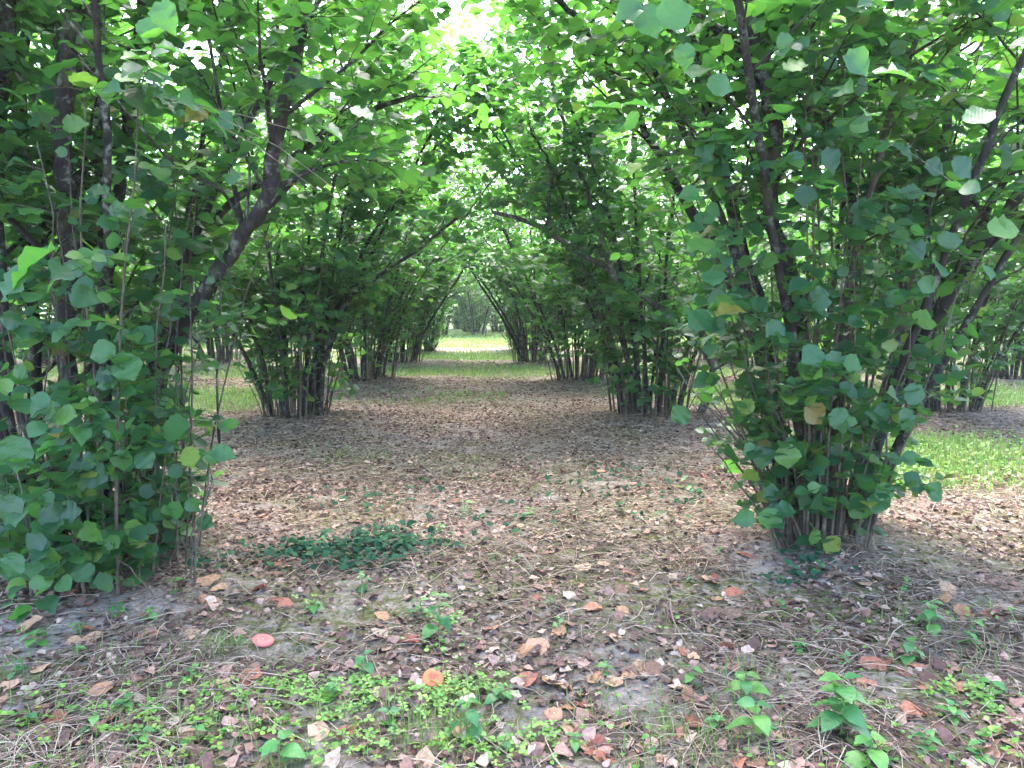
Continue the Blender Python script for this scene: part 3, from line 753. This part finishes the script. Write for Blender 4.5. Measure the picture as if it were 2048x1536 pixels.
ROWN = {2.2: 'row bordering the lane', 6.6: 'second row', 11.0: 'third row', 15.4: 'fourth row', 19.8: 'fifth row'}
rg = np.random.default_rng(5)
spots = []
for x in (-2.2, 2.2): spots.append((x * (.74 if x < 0 else .70), 25.5, x))
for x in (-6.6, 6.6):
    for y in (4.75, 9.9, 15.1, 20.3, 25.5, 30.7):
        if x > 0 and y == 9.9: continue
        spots.append((x, y, x))
for x in (-11, 11):
    for y in (15.1, 20.3, 25.5, 30.7): spots.append((x, y, x))
for x in (-15.4, 15.4):
    for y in (20.3, 25.5, 30.7): spots.append((x, y, x))
for x in (-19.8, 19.8):
    for y in (30.7,): spots.append((x, y, x))
used = [False] * 3
for i, (x, y, rx) in enumerate(spots):
    k = int(rg.integers(0, 3)) if not (abs(rx) == 2.2 or i % 3 == 0) else 2
    src = protos[k]
    o = src if not used[k] else copy_bush(src)
    used[k] = True
    xx, yy = x + rg.normal(0, .12), y + rg.normal(0, .15)
    o.location = base_at(xx, yy); o.rotation_euler = (0, 0, math.pi * int(rg.integers(0, 2))); s = rg.uniform(.93, 1.07); o.scale = (s, s, s)
    n = int(round((y - 4.75) / 5.15))
    label(o, 'hazel bush, %s from the viewer, %s on the %s of lane' % (ORD[n], ROWN[abs(rx)], 'left' if rx < 0 else 'right'))
# the next orchard beyond the sunlit grass
for j, y in enumerate((40.0, 45.5, 51.0)):
    for i, x in enumerate((-13.0, -9.4, -5.8, -1.7, .05, 3.6, 7.6, 12.0)):
        if j: x += (1.7, -1.1)[j - 1]
        o = copy_bush(protos[2 if j else (0, 1)[i % 2]])
        o.location = (x + rg.normal(0, .2), y + rg.normal(0, .4), 0); o.rotation_euler = (0, 0, rg.uniform(0, 6.28)); s = rg.uniform(.95, 1.1); o.scale = (s, s, s * .9)
        label(o, 'distant hazel bush beyond the sunlit grass, %s from left in %s row' % (['first', 'second', 'third', 'fourth', 'fifth', 'sixth', 'seventh', 'eighth'][i], ['front', 'middle', 'back'][j]))
        o['group'] = 'hazel bushes beyond the sunlit grass'

# ------------------------------------------------------------------ ground cover
rg = np.random.default_rng(77)

def litter_template(seed, n=5):
    """a curled scrap of dead leaf"""
    r = np.random.default_rng(seed)
    a = np.linspace(0, 2 * np.pi, n, endpoint=False) + r.uniform(-.35, .35, n)
    rad = r.uniform(.28, .68, n)
    V = np.stack([rad * np.cos(a) * r.uniform(.35, .8), rad * np.sin(a), r.uniform(-.08, .24, n)], 1)
    V = np.vstack([V, [0, 0, r.uniform(-.06, .05)]])
    F = np.array([(i, (i + 1) % n, n) for i in range(n)], np.int32)
    return V, F, np.zeros((n + 1, 2))

def rand_area(k, x0, x1, y0, y1):
    """points that get sparser with distance, only where the view may reach"""
    u = rg.random(k); y = y0 * (y1 / y0) ** u
    x = rg.uniform(0, 1, k) * (.78 * y + .6 + .68 * y + .6) - (.68 * y + .6)
    return x, y

def flat_frames(k, tilt, scale):
    az = rg.uniform(0, 2 * np.pi, k)
    D = np.stack([np.cos(az), np.sin(az), rg.normal(0, tilt, k)], 1)
    Nn = np.stack([rg.normal(0, tilt, k), rg.normal(0, tilt, k), np.ones(k)], 1)
    return frames(D, Nn) * np.asarray(scale).reshape(-1, 1, 1)

x, y = rand_area(90000, 0, 0, 2.0, 27.0)
x2, y2 = rand_area(120000, 0, 0, 6.0, 20.0); k = np.abs(x2) < 6.5
x, y = np.concatenate([x, x2[k]]), np.concatenate([y, y2[k]])
dens = .35 + .65 * vnoise(x * 1.3, y * 1.3, 9)
rowd = np.min(np.abs(y[:, None] - np.array(ROWY)[None]), 1)
dens = dens * (1 - .85 * grass_mask(x, y)) * np.where(y > 3.0, 1, .8) * (.75 + .5 * np.exp(-(rowd / 1.2) ** 2))
dens = dens * (1 - .85 * bare_mask(x, y))
k = rg.random(len(x)) < dens
x, y = x[k], y[k]
size = rg.uniform(.014, .046, len(x)) * (1 + np.clip((y - 6) / 25, 0, .6))
M = flat_frames(len(x), .28, size); T = np.stack([x, y, ground_z(x, y) + size * .05 + .002], 1)
x, y = rand_area(5200, 0, 0, 2.0, 7.5); k = rg.random(len(x)) < .25 + .75 * (vnoise(x * 1.9, y * 1.9, 33) > .42)
k &= rg.random(len(x)) > 1.1 * bare_mask(x, y); x, y = x[k], y[k]; size = rg.uniform(.032, .068, len(x)); Mb = flat_frames(len(x), .35, size); Tb = np.stack([x, y, ground_z(x, y) + size * .10 + .004], 1)
big_parts = []
for j in range(6):
    V, F, U = scatter(leaf_template((.12, .4, .7, .9), .40, .25 * (j % 3) - .2, .5 * (j % 2) - .1, .12, 80 + j, False, wave=.10), Mb[j::6], Tb[j::6]); big_parts.append((V, F))
M_SCRAP = dry_mat('dead_leaf_scrap', [(0, (.07, .038, .032)), (.3, (.16, .085, .068)), (.55, (.28, .155, .118)), (.8, (.39, .245, .19)), (1, (.48, .36, .28))])
tag(obj('dead_leaves', mesh('dead_leaves', *merge(big_parts), M_SCRAP)), 'torn brown dead leaves thickly strewn over the near soil', 'leaf litter', kind='stuff')
parts = []
for j in range(6):
    V, F, U = scatter(litter_template(40 + j), M[j::6], T[j::6]); parts.append((V, F))
tag(obj('leaf_litter', mesh('leaf_litter', *merge(parts), M_LITTER)), 'crumbled brown leaf litter covering the soil between the bushes', 'leaf litter', kind='stuff')

# thin dry stalks
def stalk_parts(x, y, L, r, lift=.02):
    k = len(x); az = rg.uniform(0, 2 * np.pi, k)
    d = np.stack([np.cos(az), np.sin(az), np.zeros(k)], 1); e = np.stack([-d[:, 1], d[:, 0], np.zeros(k)], 1)
    b1 = rg.normal(0, .09, k) * L; hh = np.abs(rg.normal(0, lift, k)); tl = rg.normal(0, .04, k) * L
    ring = []
    for s in (-.5, -.17, .17, .5):
        xy = np.stack([x, y, np.zeros(k)], 1) + d * (L * s)[:, None] + e * (b1 * (.25 - s * s) * 4)[:, None]
        xy[:, 2] = ground_z(xy[:, 0], xy[:, 1]) + .004 + hh * (.25 - s * s) * 4 + np.abs(tl) * (s + .5)
        for a in (0, 2.1, 4.2):
            ring.append(xy + e * (r * math.cos(a))[:, None] + np.array([0, 0, 1.0]) * (r * math.sin(a))[:, None])
    V = np.stack(ring, 1)
    TF = []
    for i in range(3):
        for j in range(3):
            a, c = i * 3 + j, i * 3 + (j + 1) % 3
            TF += [(a, c, c + 3), (a, c + 3, a + 3)]
    return V.reshape(-1, 3), (np.array(TF)[None] + (np.arange(k) * 12)[:, None, None]).reshape(-1, 3)

x, y = rand_area(24000, 0, 0, 2.0, 16.0)
k = rg.random(len(x)) < (.2 + .8 * (vnoise(x * 1.6 + 9, y * 1.6, 12) > .45)) * (1 - .7 * grass_mask(x, y)) * (1 - .7 * bare_mask(x, y))
x, y = x[k], y[k]
V, F = stalk_parts(x, y, rg.uniform(.06, .32, len(x)), rg.uniform(.0009, .0022, len(x)) * (1 + y / 14))
tag(obj('dry_stalks', mesh('dry_stalks', V, F, M_STRAW)), 'thin dry straw-coloured stalks strewn over the soil', 'dry stalks', kind='stuff')

# grass
def blades(x, y, L, wd):
    k = len(x); az = rg.uniform(0, 2 * np.pi, k)
    e = np.stack([np.cos(az), np.sin(az), np.zeros(k)], 1); d = np.stack([-e[:, 1], e[:, 0], np.zeros(k)], 1)
    lean = rg.uniform(.1, .9, k)
    b0 = np.stack([x, y, ground_z(x, y) - .004], 1)
    m = b0 + np.outer(L * .6, [0, 0, 1]) + d * (L * lean * .25)[:, None]
    t = b0 + np.outer(L, [0, 0, 1]) * (1 - .35 * lean)[:, None] + d * (L * lean * .8)[:, None]
    V = np.stack([b0 - e * wd[:, None], b0 + e * wd[:, None], m - e * (wd * .8)[:, None], m + e * (wd * .8)[:, None], t], 1)
    TF = np.array([(0, 1, 3), (0, 3, 2), (2, 3, 4)])
    return V.reshape(-1, 3), (TF[None] + (np.arange(k) * 5)[:, None, None]).reshape(-1, 3)

x, y = rand_area(170000, 0, 0, 5.5, 42.0)
k = rg.random(len(x)) < grass_mask(x, y) * .9
x, y = x[k], y[k]
parts = [blades(x, y, rg.uniform(.03, .11, len(x)) * (1 + y / 60), rg.uniform(.0025, .005, len(x)) * (1 + y / 12))]
xs, ys = [], []
for px, py, r, n in ((880, 1470, .12, 220), (500, 1480, .3, 300), (150, 1420, .35, 260), (1390, 1460, .14, 160), (460, 1300, .06, 70), (1400, 1530, .2, 160), (1190, 1420, .1, 60), (1840, 1240, .12, 60), (700, 915, .35, 260), (1510, 1360, .1, 70), (350, 1080, .15, 60), (1980, 1330, .25, 120)):
    p = G(px, py); xs.append(p[0] + rg.normal(0, r, n)); ys.append(p[1] + rg.normal(0, r * .8, n))
xs, ys = np.concatenate(xs), np.concatenate(ys); k = ys > 1.7; xs, ys = xs[k], ys[k]
parts.append(blades(xs, ys, rg.uniform(.03, .12, len(xs)), rg.uniform(.0012, .0025, len(xs))))
V, F = merge(parts)
tag(obj('grass', mesh('grass', V, F, M_GRASS, uv=np.zeros((len(V), 2)))), 'short green grass in the strips between the bushes', 'grass', kind='stuff')

# clover: three round leaflets on a short stalk
def clover_template():
    V, F = [], []
    for a in (90, 210, 330):
        ca, sa = math.cos(R(a)), math.sin(R(a)); o = len(V)
        P = [(0, 0, 0), (.28, -.24, .06), (.62, -.30, .07), (.78, -.12, .03), (.72, 0, 0), (.78, .12, .03), (.62, .30, .07), (.28, .24, .06)]
        V += [(ca * p - sa * q, sa * p + ca * q, z) for p, q, z in P]
        F += [(o, o + 1, o + 2), (o, o + 2, o + 4), (o + 2, o + 3, o + 4), (o, o + 4, o + 6), (o + 4, o + 5, o + 6), (o, o + 6, o + 7)]
    o = len(V); V += [(-.02, 0, -.01), (.02, 0, -.01), (0, .02, -1.1)]; F += [(o, o + 1, o + 2)]
    return np.array(V), np.array(F, np.int32), np.zeros((len(V), 2))

def round_template(n=7):
    a = np.linspace(0, 2 * np.pi, n, endpoint=False)
    V = np.vstack([np.stack([.5 * np.cos(a), .5 * np.sin(a), .06 * np.cos(2 * a)], 1), [0, 0, -.05]])
    return V, np.array([(i, (i + 1) % n, n) for i in range(n)], np.int32), np.zeros((n + 1, 2))

pat = [(640, 1400, .16, 130), (720, 1400, .14, 110), (560, 1370, .10, 60), (480, 1395, .14, 70), (850, 1400, .14, 110), (900, 1390, .12, 80), (960, 1370, .08, 40), (1000, 1390, .06, 30), (300, 1440, .3, 120), (120, 1480, .3, 120), (450, 1500, .25, 150),
       (700, 1480, .25, 130), (900, 1500, .2, 90), (1060, 1480, .14, 70), (1950, 1390, .14, 80), (1880, 1390, .1, 40), (1740, 1410, .08, 40), (1610, 1420, .06, 16), (620, 1210, .12, 20), (900, 1240, .1, 50), (880, 1300, .12, 60), (1330, 1260, .2, 10), (250, 1080, .1, 20),
       (1200, 1490, .3, 60), (1420, 1500, .3, 70), (1700, 1500, .3, 90), (1900, 1450, .3, 120), (1990, 1480, .3, 80), (1960, 1250, .2, 40), (60, 1420, .2, 60), (780, 1150, .15, 30), (40, 1280, .1, 16), (1040, 1510, .2, 60), (330, 1350, .2, 20), (1620, 1300, .4, 30)]
xs, ys = [], []
for px, py, r, n in pat:
    p = G(px, py); xs.append(p[0] + rg.normal(0, r * .6, n)); ys.append(p[1] + rg.normal(0, r * .5, n))
xs, ys = np.concatenate(xs), np.concatenate(ys); k = (ys > 1.6) & (rg.random(len(ys)) < .58) & (vnoise(xs * 5, ys * 5, 44) > .25); xs, ys = xs[k], ys[k]
sz = rg.uniform(.016, .030, len(xs)); T = np.stack([xs, ys, ground_z(xs, ys) + rg.uniform(.012, .035, len(xs))], 1)
half = len(xs) * 2 // 3
p1 = scatter(clover_template(), flat_frames(half, .22, sz[:half]), T[:half])
p2 = scatter(round_template(), flat_frames(len(xs) - half, .3, sz[half:] * .9), T[half:])
# the pale green cover in the cross lane past the right-hand bush
x, y = rand_area(26000, 0, 0, 5.5, 14.0)
k = (rg.random(len(x)) < grass_mask(x, y) * 1.0) & (x > 2.9)
x, y = x[k], y[k]
p3 = scatter(round_template(5), flat_frames(len(x), .35, rg.uniform(.02, .045, len(x))), np.stack([x, y, ground_z(x, y) + rg.uniform(.01, .06, len(x))], 1))
V, F = merge([p1[:2], p2[:2], p3[:2]])
tag(obj('clover', mesh('clover', V, F, M_CLOVER, uv=np.zeros((len(V), 2)))), 'bright green clover creeping over the soil', 'clover', kind='stuff')

# ivy
xs, ys = [], []
for px, py, rx, ry, n in ((600, 1110, .16, .12, 130), (700, 1105, .22, .13, 200), (800, 1095, .16, .12, 130), (720, 1130, .14, .07, 80), (760, 1075, .2, .1, 70), (1620, 1115, .12, .08, 40), (1240, 960, .5, .35, 110), (780, 990, .3, .3, 60), (1580, 1160, .12, .06, 24), (430, 1130, .1, .08, 20), (1000, 1040, .5, .25, 60), (1330, 1000, .4, .3, 50)):
    p = G(px, py); xs.append(p[0] + rg.normal(0, rx, n)); ys.append(p[1] + rg.normal(0, ry, n))
xs, ys = np.concatenate(xs), np.concatenate(ys)
ivt = leaf_template((.1, .35, .6, .85), .42, .12, .18, .12, 31, True)
V, F, U = scatter(ivt, flat_frames(len(xs), .4, rg.uniform(.03, .06, len(xs))), np.stack([xs, ys, ground_z(xs, ys) + rg.uniform(.01, .07, len(xs))], 1))
tag(obj('ivy', mesh('ivy', V, F, M_IVY, uv=U)), 'dark green ivy spreading flat over the soil', 'ivy', kind='stuff')

def zone(p):
    px, py, d = project(np.asarray(p, float)[None]); px, py = float(px[0]), float(py[0])
    if px < 720 and py < 1210: return 'near the foot of the near left bush'
    if px > 1380 and py < 1260: return 'near the foot of the near right bush'
    if py > 1370: return 'in the weedy strip nearest the viewer'
    return 'on open soil between the two near bushes'

# ------------------------------------------------------------------ weeds
WEED = [leaf_template((.08, .25, .45, .65, .84, .95), .35 + .04 * k, .2, .3 + .15 * k, .05, 60 + k, True) for k in range(3)]
WEED_MESH = [mesh('weed_leaf', V, F, M_WEED, uv=U, smooth=True) for V, F, U in WEED]
M_STALK = dry_mat('green_stalk', [(0, (.09, .15, .05)), (1, (.14, .18, .07))], .6, .0)
stalk_mesh = {}
def weed(px, py, spx, tall=.6, n=6, lab=None, group=None):
    """a young weed: a short stalk with leaves in pairs"""
    p = G(px, py); dist = np.linalg.norm(p - np.array([0, 0, CAMZ])); s = (.85 if spx > 65 else 1) * spx / FPX * dist
    h = s * tall
    o = empty('weed', p, rg.uniform(0, 6.28))
    key = round(h, 2)
    if key not in stalk_mesh:
        q = np.linspace(0, 1, 5); P = np.stack([.04 * h * np.sin(q * 3), .03 * h * np.sin(q * 2), -.01 + (h + .01) * q], 1)
        stalk_mesh[key] = mesh('weed_stalk', *tube(P, .0028 - .0012 * q, 5), M_STALK, smooth=True)
    obj('stalk', stalk_mesh[key], o)
    for j in range(n):
        f = 1 - .75 * (j // 2) / max(1, (n - 1) // 2) if n > 3 else 1
        az = j * math.pi + (j // 2) * 1.5 + rg.normal(0, .25)
        d = np.array([[math.cos(az), math.sin(az), rg.uniform(-.1, .5)]]); nn = np.array([[0, 0, 1.0]]) + rg.normal(0, .2, (1, 3))
        L = s * (.34 + .16 * rg.random()) * (1.15 - .4 * f)
        lf = bpy.data.objects.new('leaf', WEED_MESH[j % 3]); COL.objects.link(lf); lf.parent = o
        mm = np.eye(4); mm[:3, :3] = frames(d, nn)[0] * L; mm[:3, 3] = [0, 0, h * f]
        lf.matrix_basis = Matrix(mm.tolist())
    z = zone(p); c = 'few-leaved' if n < 6 else 'many-leaved'
    return tag(o, lab or 'small %s weed seedling growing %s' % (c, z), 'weed', group or 'small %s weed seedlings %s' % (c, z))

big = [(1680, 1470, 130, .9, 14, 'tallest dark green weed with broad leaves among bare soil and clover'),
       (875, 1270, 100, .9, 8, 'bluish green upright weed standing behind the orange mushroom'),
       (560, 1540, 130, .5, 5, 'broad-leaved pale green weed cut by the near edge, below the yellow leaf'),
       (1510, 1490, 110, .8, 7, 'broad-leaved green weed beside the tallest dark weed'),
       (1385, 1375, 72, .6, 6, 'weed with a rosette of pointed leaves beside a curled brown seed head'),
       (1490, 1400, 95, .6, 8, 'loose weed with narrow yellowish leaves amid grass stalks'),
       (1860, 1260, 80, .7, 8, 'bluish weed with drooping leaves amid rust leaves near the right bush'),
       (1820, 1320, 62, .5, 6, 'light green weed with three broad leaves on brown litter'),
       (730, 1350, 62, .6, 5, 'pale green weed with two large leaves behind the clover'),
       (665, 1400, 70, .6, 6, 'bluish weed leaning over the bright yellow leaf'),
       (935, 1470, 95, .8, 8, 'bright green lobed weed between clover and moss'),
       (1000, 1400, 60, .4, 6, 'pale small-leaved weed beside the shrivelled tan mushroom'),
       (1900, 1440, 60, .4, 6, 'spreading light green weed at the clover edge, near the brown curled leaf'),
       (1740, 1530, 110, .5, 6, 'large-leaved weed cut by the near edge under the tallest weed')]
for a in big: weed(*a[:5], lab=a[5], group='larger weeds in the foreground')
for a in [(75, 1290, 52), (25, 1210, 42), (125, 1170, 34), (350, 1190, 44), (300, 1240, 40), (235, 1230, 36), (385, 1125, 40), (275, 1110, 34), (630, 1225, 46), (480, 1290, 32), (160, 1275, 40), (155, 1312, 40), (385, 1358, 38), (250, 1420, 60), (285, 1490, 70), (725, 1175, 50),
          (1210, 1345, 46), (1640, 1145, 36), (1945, 1270, 44), (1940, 1290, 50), (1980, 1400, 60), (1560, 1165, 32), (1440, 1105, 26), (1810, 1180, 36), (1100, 1208, 36), (1118, 1260, 40), (985, 1120, 36), (1060, 1035, 40), (930, 1020, 40), (1035, 1120, 30), (1600, 1300, 40), (1380, 1165, 30),
          (60, 1450, 60), (190, 1470, 60), (390, 1480, 60), (30, 1350, 44), (1150, 1500, 60), (1300, 1500, 54), (1430, 1460, 50), (1690, 1330, 36), (1560, 1215, 32), (840, 1230, 50), (780, 1460, 60), (1010, 1500, 50), (1850, 1500, 60), (1960, 1520, 60), (1370, 980, 40), (1450, 940, 34), (650, 1090, 40), (880, 1060, 36)]:
    weed(*a, tall=rg.uniform(.3, .6), n=int(rg.integers(4, 8)))

# ------------------------------------------------------------------ fallen leaves one can pick out
def dead_leaf_mesh(seed, mt):
    r = np.random.default_rng(seed)
    V, F, U = leaf_template((.06, .2, .38, .56, .74, .9), .40 + r.uniform(-.04, .06), 0, 0, .05, seed, True)
    V = V.copy(); V[:, 1] -= .5
    c = r.uniform(.6, 2.2); ax = r.uniform(0, math.pi); u = V[:, 0] * math.cos(ax) + V[:, 1] * math.sin(ax)
    V[:, 2] = .28 * c * u * u + r.normal(0, .035, len(V)) + .25 * r.uniform(-1, 1) * V[:, 0] * V[:, 1]
    return mesh('dead_leaf', V, F, mt, uv=U, smooth=False)

KIND = [(M_TAN, 'curled tan dead leaf lying on the soil', 'tan dead leaves on the soil', .30),
        (M_RUST, 'rust red crumpled dead leaf lying on the soil', 'rust red dead leaves on the soil', .24),
        (M_BROWN, 'dull brown dead leaf lying on the soil', 'dull brown dead leaves on the soil', .30),
        (M_PALE, 'pale cream dried leaf lying on the soil', 'pale cream dried leaves on the soil', .16)]
DM = [[dead_leaf_mesh(200 + 10 * i + j, KIND[i][0]) for j in range(5)] for i in range(4)]
def dead_leaf(p, L, ki, lab=None, me=None):
    o = bpy.data.objects.new('fallen_leaf', me or DM[ki][int(rg.integers(0, 5))]); COL.objects.link(o)
    o.location = (p[0], p[1], float(ground_z(p[0], p[1])) + L * .06 + .004)
    o.rotation_euler = (rg.normal(0, .28), rg.normal(0, .28) + (math.pi if rg.random() < .25 else 0), rg.uniform(0, 6.28)); o.scale = (L, L, L)
    z = zone(p)
    return tag(o, lab or KIND[ki][1].replace('lying on the soil', z), 'fallen leaf', KIND[ki][2].replace('on the soil', z) if not lab else 'leaves that stand out on the soil')

for (px, py, s, ki) in [(62, 1255, 40, 0), (185, 1235, 30, 0), (418, 1165, 40, 0), (440, 1180, 30, 0), (150, 1185, 30, 1), (300, 1270, 28, 0), (185, 1280, 28, 0), (380, 1270, 30, 0), (515, 1180, 40, 1), (560, 1210, 40, 1), (200, 1385, 36, 0), (350, 1445, 36, 3), (110, 1445, 40, 1), (375, 1480, 40, 0), (220, 1440, 34, 1),
                         (500, 1355, 36, 1), (490, 1385, 40, 1), (440, 1380, 34, 0), (760, 1270, 34, 3), (770, 1240, 34, 0), (820, 1285, 34, 1), (880, 1385, 44, 1), (920, 1470, 36, 0), (1105, 1370, 44, 0), (1050, 1365, 44, 1), (1040, 1305, 50, 0), (1075, 1300, 44, 0), (985, 1260, 34, 1), (1185, 1220, 34, 1), (1080, 1145, 30, 1), (1140, 1195, 26, 3), (1260, 1150, 26, 1),
                         (1165, 1140, 34, 0), (1280, 1340, 30, 0), (1260, 1355, 26, 0), (1375, 1385, 34, 0), (1825, 1425, 34, 1), (1965, 1505, 46, 0), (1450, 1300, 34, 1), (1720, 1170, 36, 0), (1900, 1180, 34, 0), (1640, 1350, 34, 0), (1745, 1335, 40, 1), (1760, 1325, 36, 1), (1930, 1230, 34, 0), (1465, 1190, 36, 1), (1420, 1165, 36, 0), (1250, 1450, 34, 0), (1140, 1460, 30, 0), (850, 1525, 34, 0)]:
    p = G(px, py); dead_leaf(p, s * 1.25 / FPX * np.linalg.norm(p - np.array([0, 0, CAMZ])), ki)
n = 0
while n < 225:
    px, py = rg.uniform(-10, 2058), rg.uniform(1040, 1550) if rg.random() < .85 else rg.uniform(900, 1040)
    p = G(px, py)
    if p[1] < 1.8 or (px < 400 and py < 1130) or (1550 < px < 1740 and py < 1090): continue
    if vnoise(p[0] * 1.6, p[1] * 1.6, 30) < .33: continue
    dead_leaf(p, rg.uniform(.05, .095), int(rg.choice(4, p=[.3, .24, .34, .12]))); n += 1
dead_leaf(G(661, 1392), .075, 0, 'bright yellow fallen leaf lying at the edge of the clover', dead_leaf_mesh(301, M_YELLOW))
dead_leaf(G(1018, 1139), .06, 3, 'whitish fallen leaf beside a yellowish seedling, alone on dark litter', dead_leaf_mesh(302, M_PALE))

# sticks
def stick(pts, r, lab, group):
    P = np.array([G(*q) for q in pts]); P = refine(P, 10); P[:, 2] = ground_z(P[:, 0], P[:, 1]) + .006 + .01 * np.sin(np.linspace(0, 3.14, 10))
    o = obj('stick', mesh('stick', *tube(P - P[0], np.linspace(r, r * .5, 10), 6), M_TWIG, smooth=True)); o.location = P[0]
    return tag(o, lab, 'stick', group)
stick([(1605, 1410), (1660, 1370), (1718, 1305)], .006, 'straight pale stick with a thick end lying beside the tallest weed', 'sticks lying on the soil')
stick([(1700, 1245), (1755, 1210), (1830, 1180)], .005, 'crooked pale stick in front of the near right bush', 'sticks lying on the soil')
stick([(1483, 1140), (1488, 1170), (1498, 1190)], .005, 'short grey stick lying among rust red leaves', 'sticks lying on the soil')
stick([(235, 1290), (240, 1310), (252, 1322)], .004, 'short bent grey twig on bare soil', 'sticks lying on the soil')
stick([(418, 1320), (430, 1290), (440, 1265)], .004, 'pale twig pointing at the pink mushroom', 'sticks lying on the soil')
stick([(1340, 1200), (1345, 1240), (1370, 1290), (1410, 1330)], .0045, 'long curved twig amid dry stalks left of the near right bush', 'sticks lying on the soil')
stick([(30, 1460), (60, 1490), (75, 1525)], .006, 'thick curved twig in the grass at the near corner', 'sticks lying on the soil')
n = 0
while n < 34:
    px, py = rg.uniform(0, 2048), rg.uniform(1080, 1520)
    L = rg.uniform(30, 110); a = rg.uniform(-.9, .9)
    q = [(px, py), (px + .5 * L * math.cos(a) + rg.normal(0, 5), py + .3 * L * math.sin(a) + rg.normal(0, 4)), (px + L * math.cos(a), py + .6 * L * math.sin(a))]
    if (px < 420 and py < 1150) or (1520 < px < 1760 and py < 1110): continue
    z = zone(G(px, py)); stick(q, rg.uniform(.002, .0035), 'thin dry twig lying flat ' + z, 'thin dry twigs ' + z); n += 1

# ------------------------------------------------------------------ mushrooms
def cap_mat(name, a, b):
    m, t = new_mat(name); tc = N(t, 'ShaderNodeTexCoord')
    ln = N(t, 'ShaderNodeVectorMath', operation='LENGTH'); mp = N(t, 'ShaderNodeMapping'); mp.inputs['Scale'].default_value = (1, 1, 0)
    t.links.new(tc.outputs['Object'], mp.inputs[0])
    nz = N(t, 'ShaderNodeTexNoise', i_Scale=60.0); nz.inputs['Detail'].default_value = 4; t.links.new(tc.outputs['Object'], nz.inputs['Vector'])
    t.links.new(mp.outputs[0], ln.inputs[0])
    mr = N(t, 'ShaderNodeMath', operation='MULTIPLY_ADD'); t.links.new(ln.outputs['Value'], mr.inputs[0]); mr.inputs[1].default_value = 26
    sb = N(t, 'ShaderNodeMath', operation='SUBTRACT'); t.links.new(nz.outputs[0], sb.inputs[0]); sb.inputs[1].default_value = .6
    t.links.new(sb.outputs[0], mr.inputs[2])
    col = ramp(t, mr.outputs[0], [(.0, a), (.85, b)])
    P = N(t, 'ShaderNodeBsdfPrincipled', i_Roughness=.55); t.links.new(col, P.inputs['Base Color'])
    o = N(t, 'ShaderNodeOutputMaterial'); t.links.new(P.outputs[0], o.inputs[0]); return m
M_STIPE = dry_mat('mushroom_stem', [(0, (.5, .4, .3)), (1, (.6, .5, .4))], .7, 0)
def mushroom(px, py, wpx, tilt, mt, lab, notch=.0, wrinkle=.0, seed=0, stand=.75):
    p = G(px, py); dist = np.linalg.norm(p - np.array([0, 0, CAMZ])); r = .5 * wpx / FPX * dist
    g = np.random.default_rng(seed)
    o = empty('mushroom', p)
    na = 28; prof = [(0, .30), (.25, .33), (.5, .34), (.75, .28), (.93, .16), (1.0, .05), (.96, -.02), (.6, .04), (.2, .10)]
    V, F = [], []
    ph = g.uniform(0, 6.28, 5)
    for k, (q, z) in enumerate(prof):
        for j in range(na):
            a = 2 * math.pi * j / na
            rad = 1 - notch * math.exp(-((((a - 1.2 + math.pi) % (2 * math.pi)) - math.pi) / .35) ** 2) + .03 * math.sin(3 * a + ph[0]) + wrinkle * (math.sin(5 * a + ph[1]) + .7 * math.sin(9 * a + ph[2]))
            zz = z + q * q * (.05 * math.sin(2 * a + ph[3]) + wrinkle * 1.5 * math.sin(7 * a + ph[4])) - (.13 * (1 - q) if k < 3 else 0)
            V.append((r * q * rad * math.cos(a), r * q * rad * math.sin(a), r * zz))
    n = len(prof)
    for k in range(n - 1):
        for j in range(na):
            a, c = k * na + j, k * na + (j + 1) % na
            F += [(a, a + na, c + na), (a, c + na, c)]
    cap = obj('cap', mesh('mushroom_cap', np.array(V), np.array(F), mt, smooth=True), o)
    hh = r * stand
    cap.location = (0, 0, hh); cap.rotation_euler = tilt
    q = np.linspace(0, 1, 5)
    obj('stipe', mesh('mushroom_stipe', *tube(np.stack([q * 0, .05 * r * np.sin(q * 3), -.01 + (hh + .01 + r * .08) * q], 1), r * (.24 - .07 * q), 9), M_STIPE, smooth=True), o)
    return tag(o, lab, 'mushroom', 'mushrooms on the soil')
mushroom(866, 1372, 40, (.60, .15, 0), cap_mat('orange_cap', (.50, .045, .015), (.52, .15, .05)), 'notched orange mushroom with red middle standing behind the clover', .28, 0, 1)
mushroom(526, 1288, 40, (.12, .22, .0), cap_mat('pink_cap', (.42, .07, .06), (.48, .13, .11)), 'flat pink mushroom cap tilted on bare grey soil', .06, .012, 2, .3)
mushroom(1108, 1442, 34, (.3, -.2, .4), cap_mat('tan_cap', (.25, .09, .045), (.38, .17, .09)), 'shrivelled tan mushroom with wrinkled cap near the bare dark soil', .12, .05, 3)

# ------------------------------------------------------------------ the pale air under the trees
hz = bpy.data.materials.new('haze'); hz.use_nodes = True; hz.node_tree.nodes.clear()
pv = hz.node_tree.nodes.new('ShaderNodeVolumePrincipled'); pv.inputs['Color'].default_value = (.86, .93, .92, 1); pv.inputs['Density'].default_value = .0009; pv.inputs['Anisotropy'].default_value = .2
ho = hz.node_tree.nodes.new('ShaderNodeOutputMaterial'); hz.node_tree.links.new(pv.outputs[0], ho.inputs['Volume'])
hv = np.array([(x, y, z) for z in (-1.3, 8.2) for (x, y) in ((-510, -70), (510, -70), (510, 1010), (-510, 1010))])
hf = np.array([(0, 3, 2, 1), (4, 5, 6, 7), (0, 1, 5, 4), (1, 2, 6, 5), (2, 3, 7, 6), (3, 0, 4, 7)])
tag(obj('haze', mesh('haze', hv, hf, hz)), 'thin pale haze hanging in the orchard air', 'haze', kind='stuff')
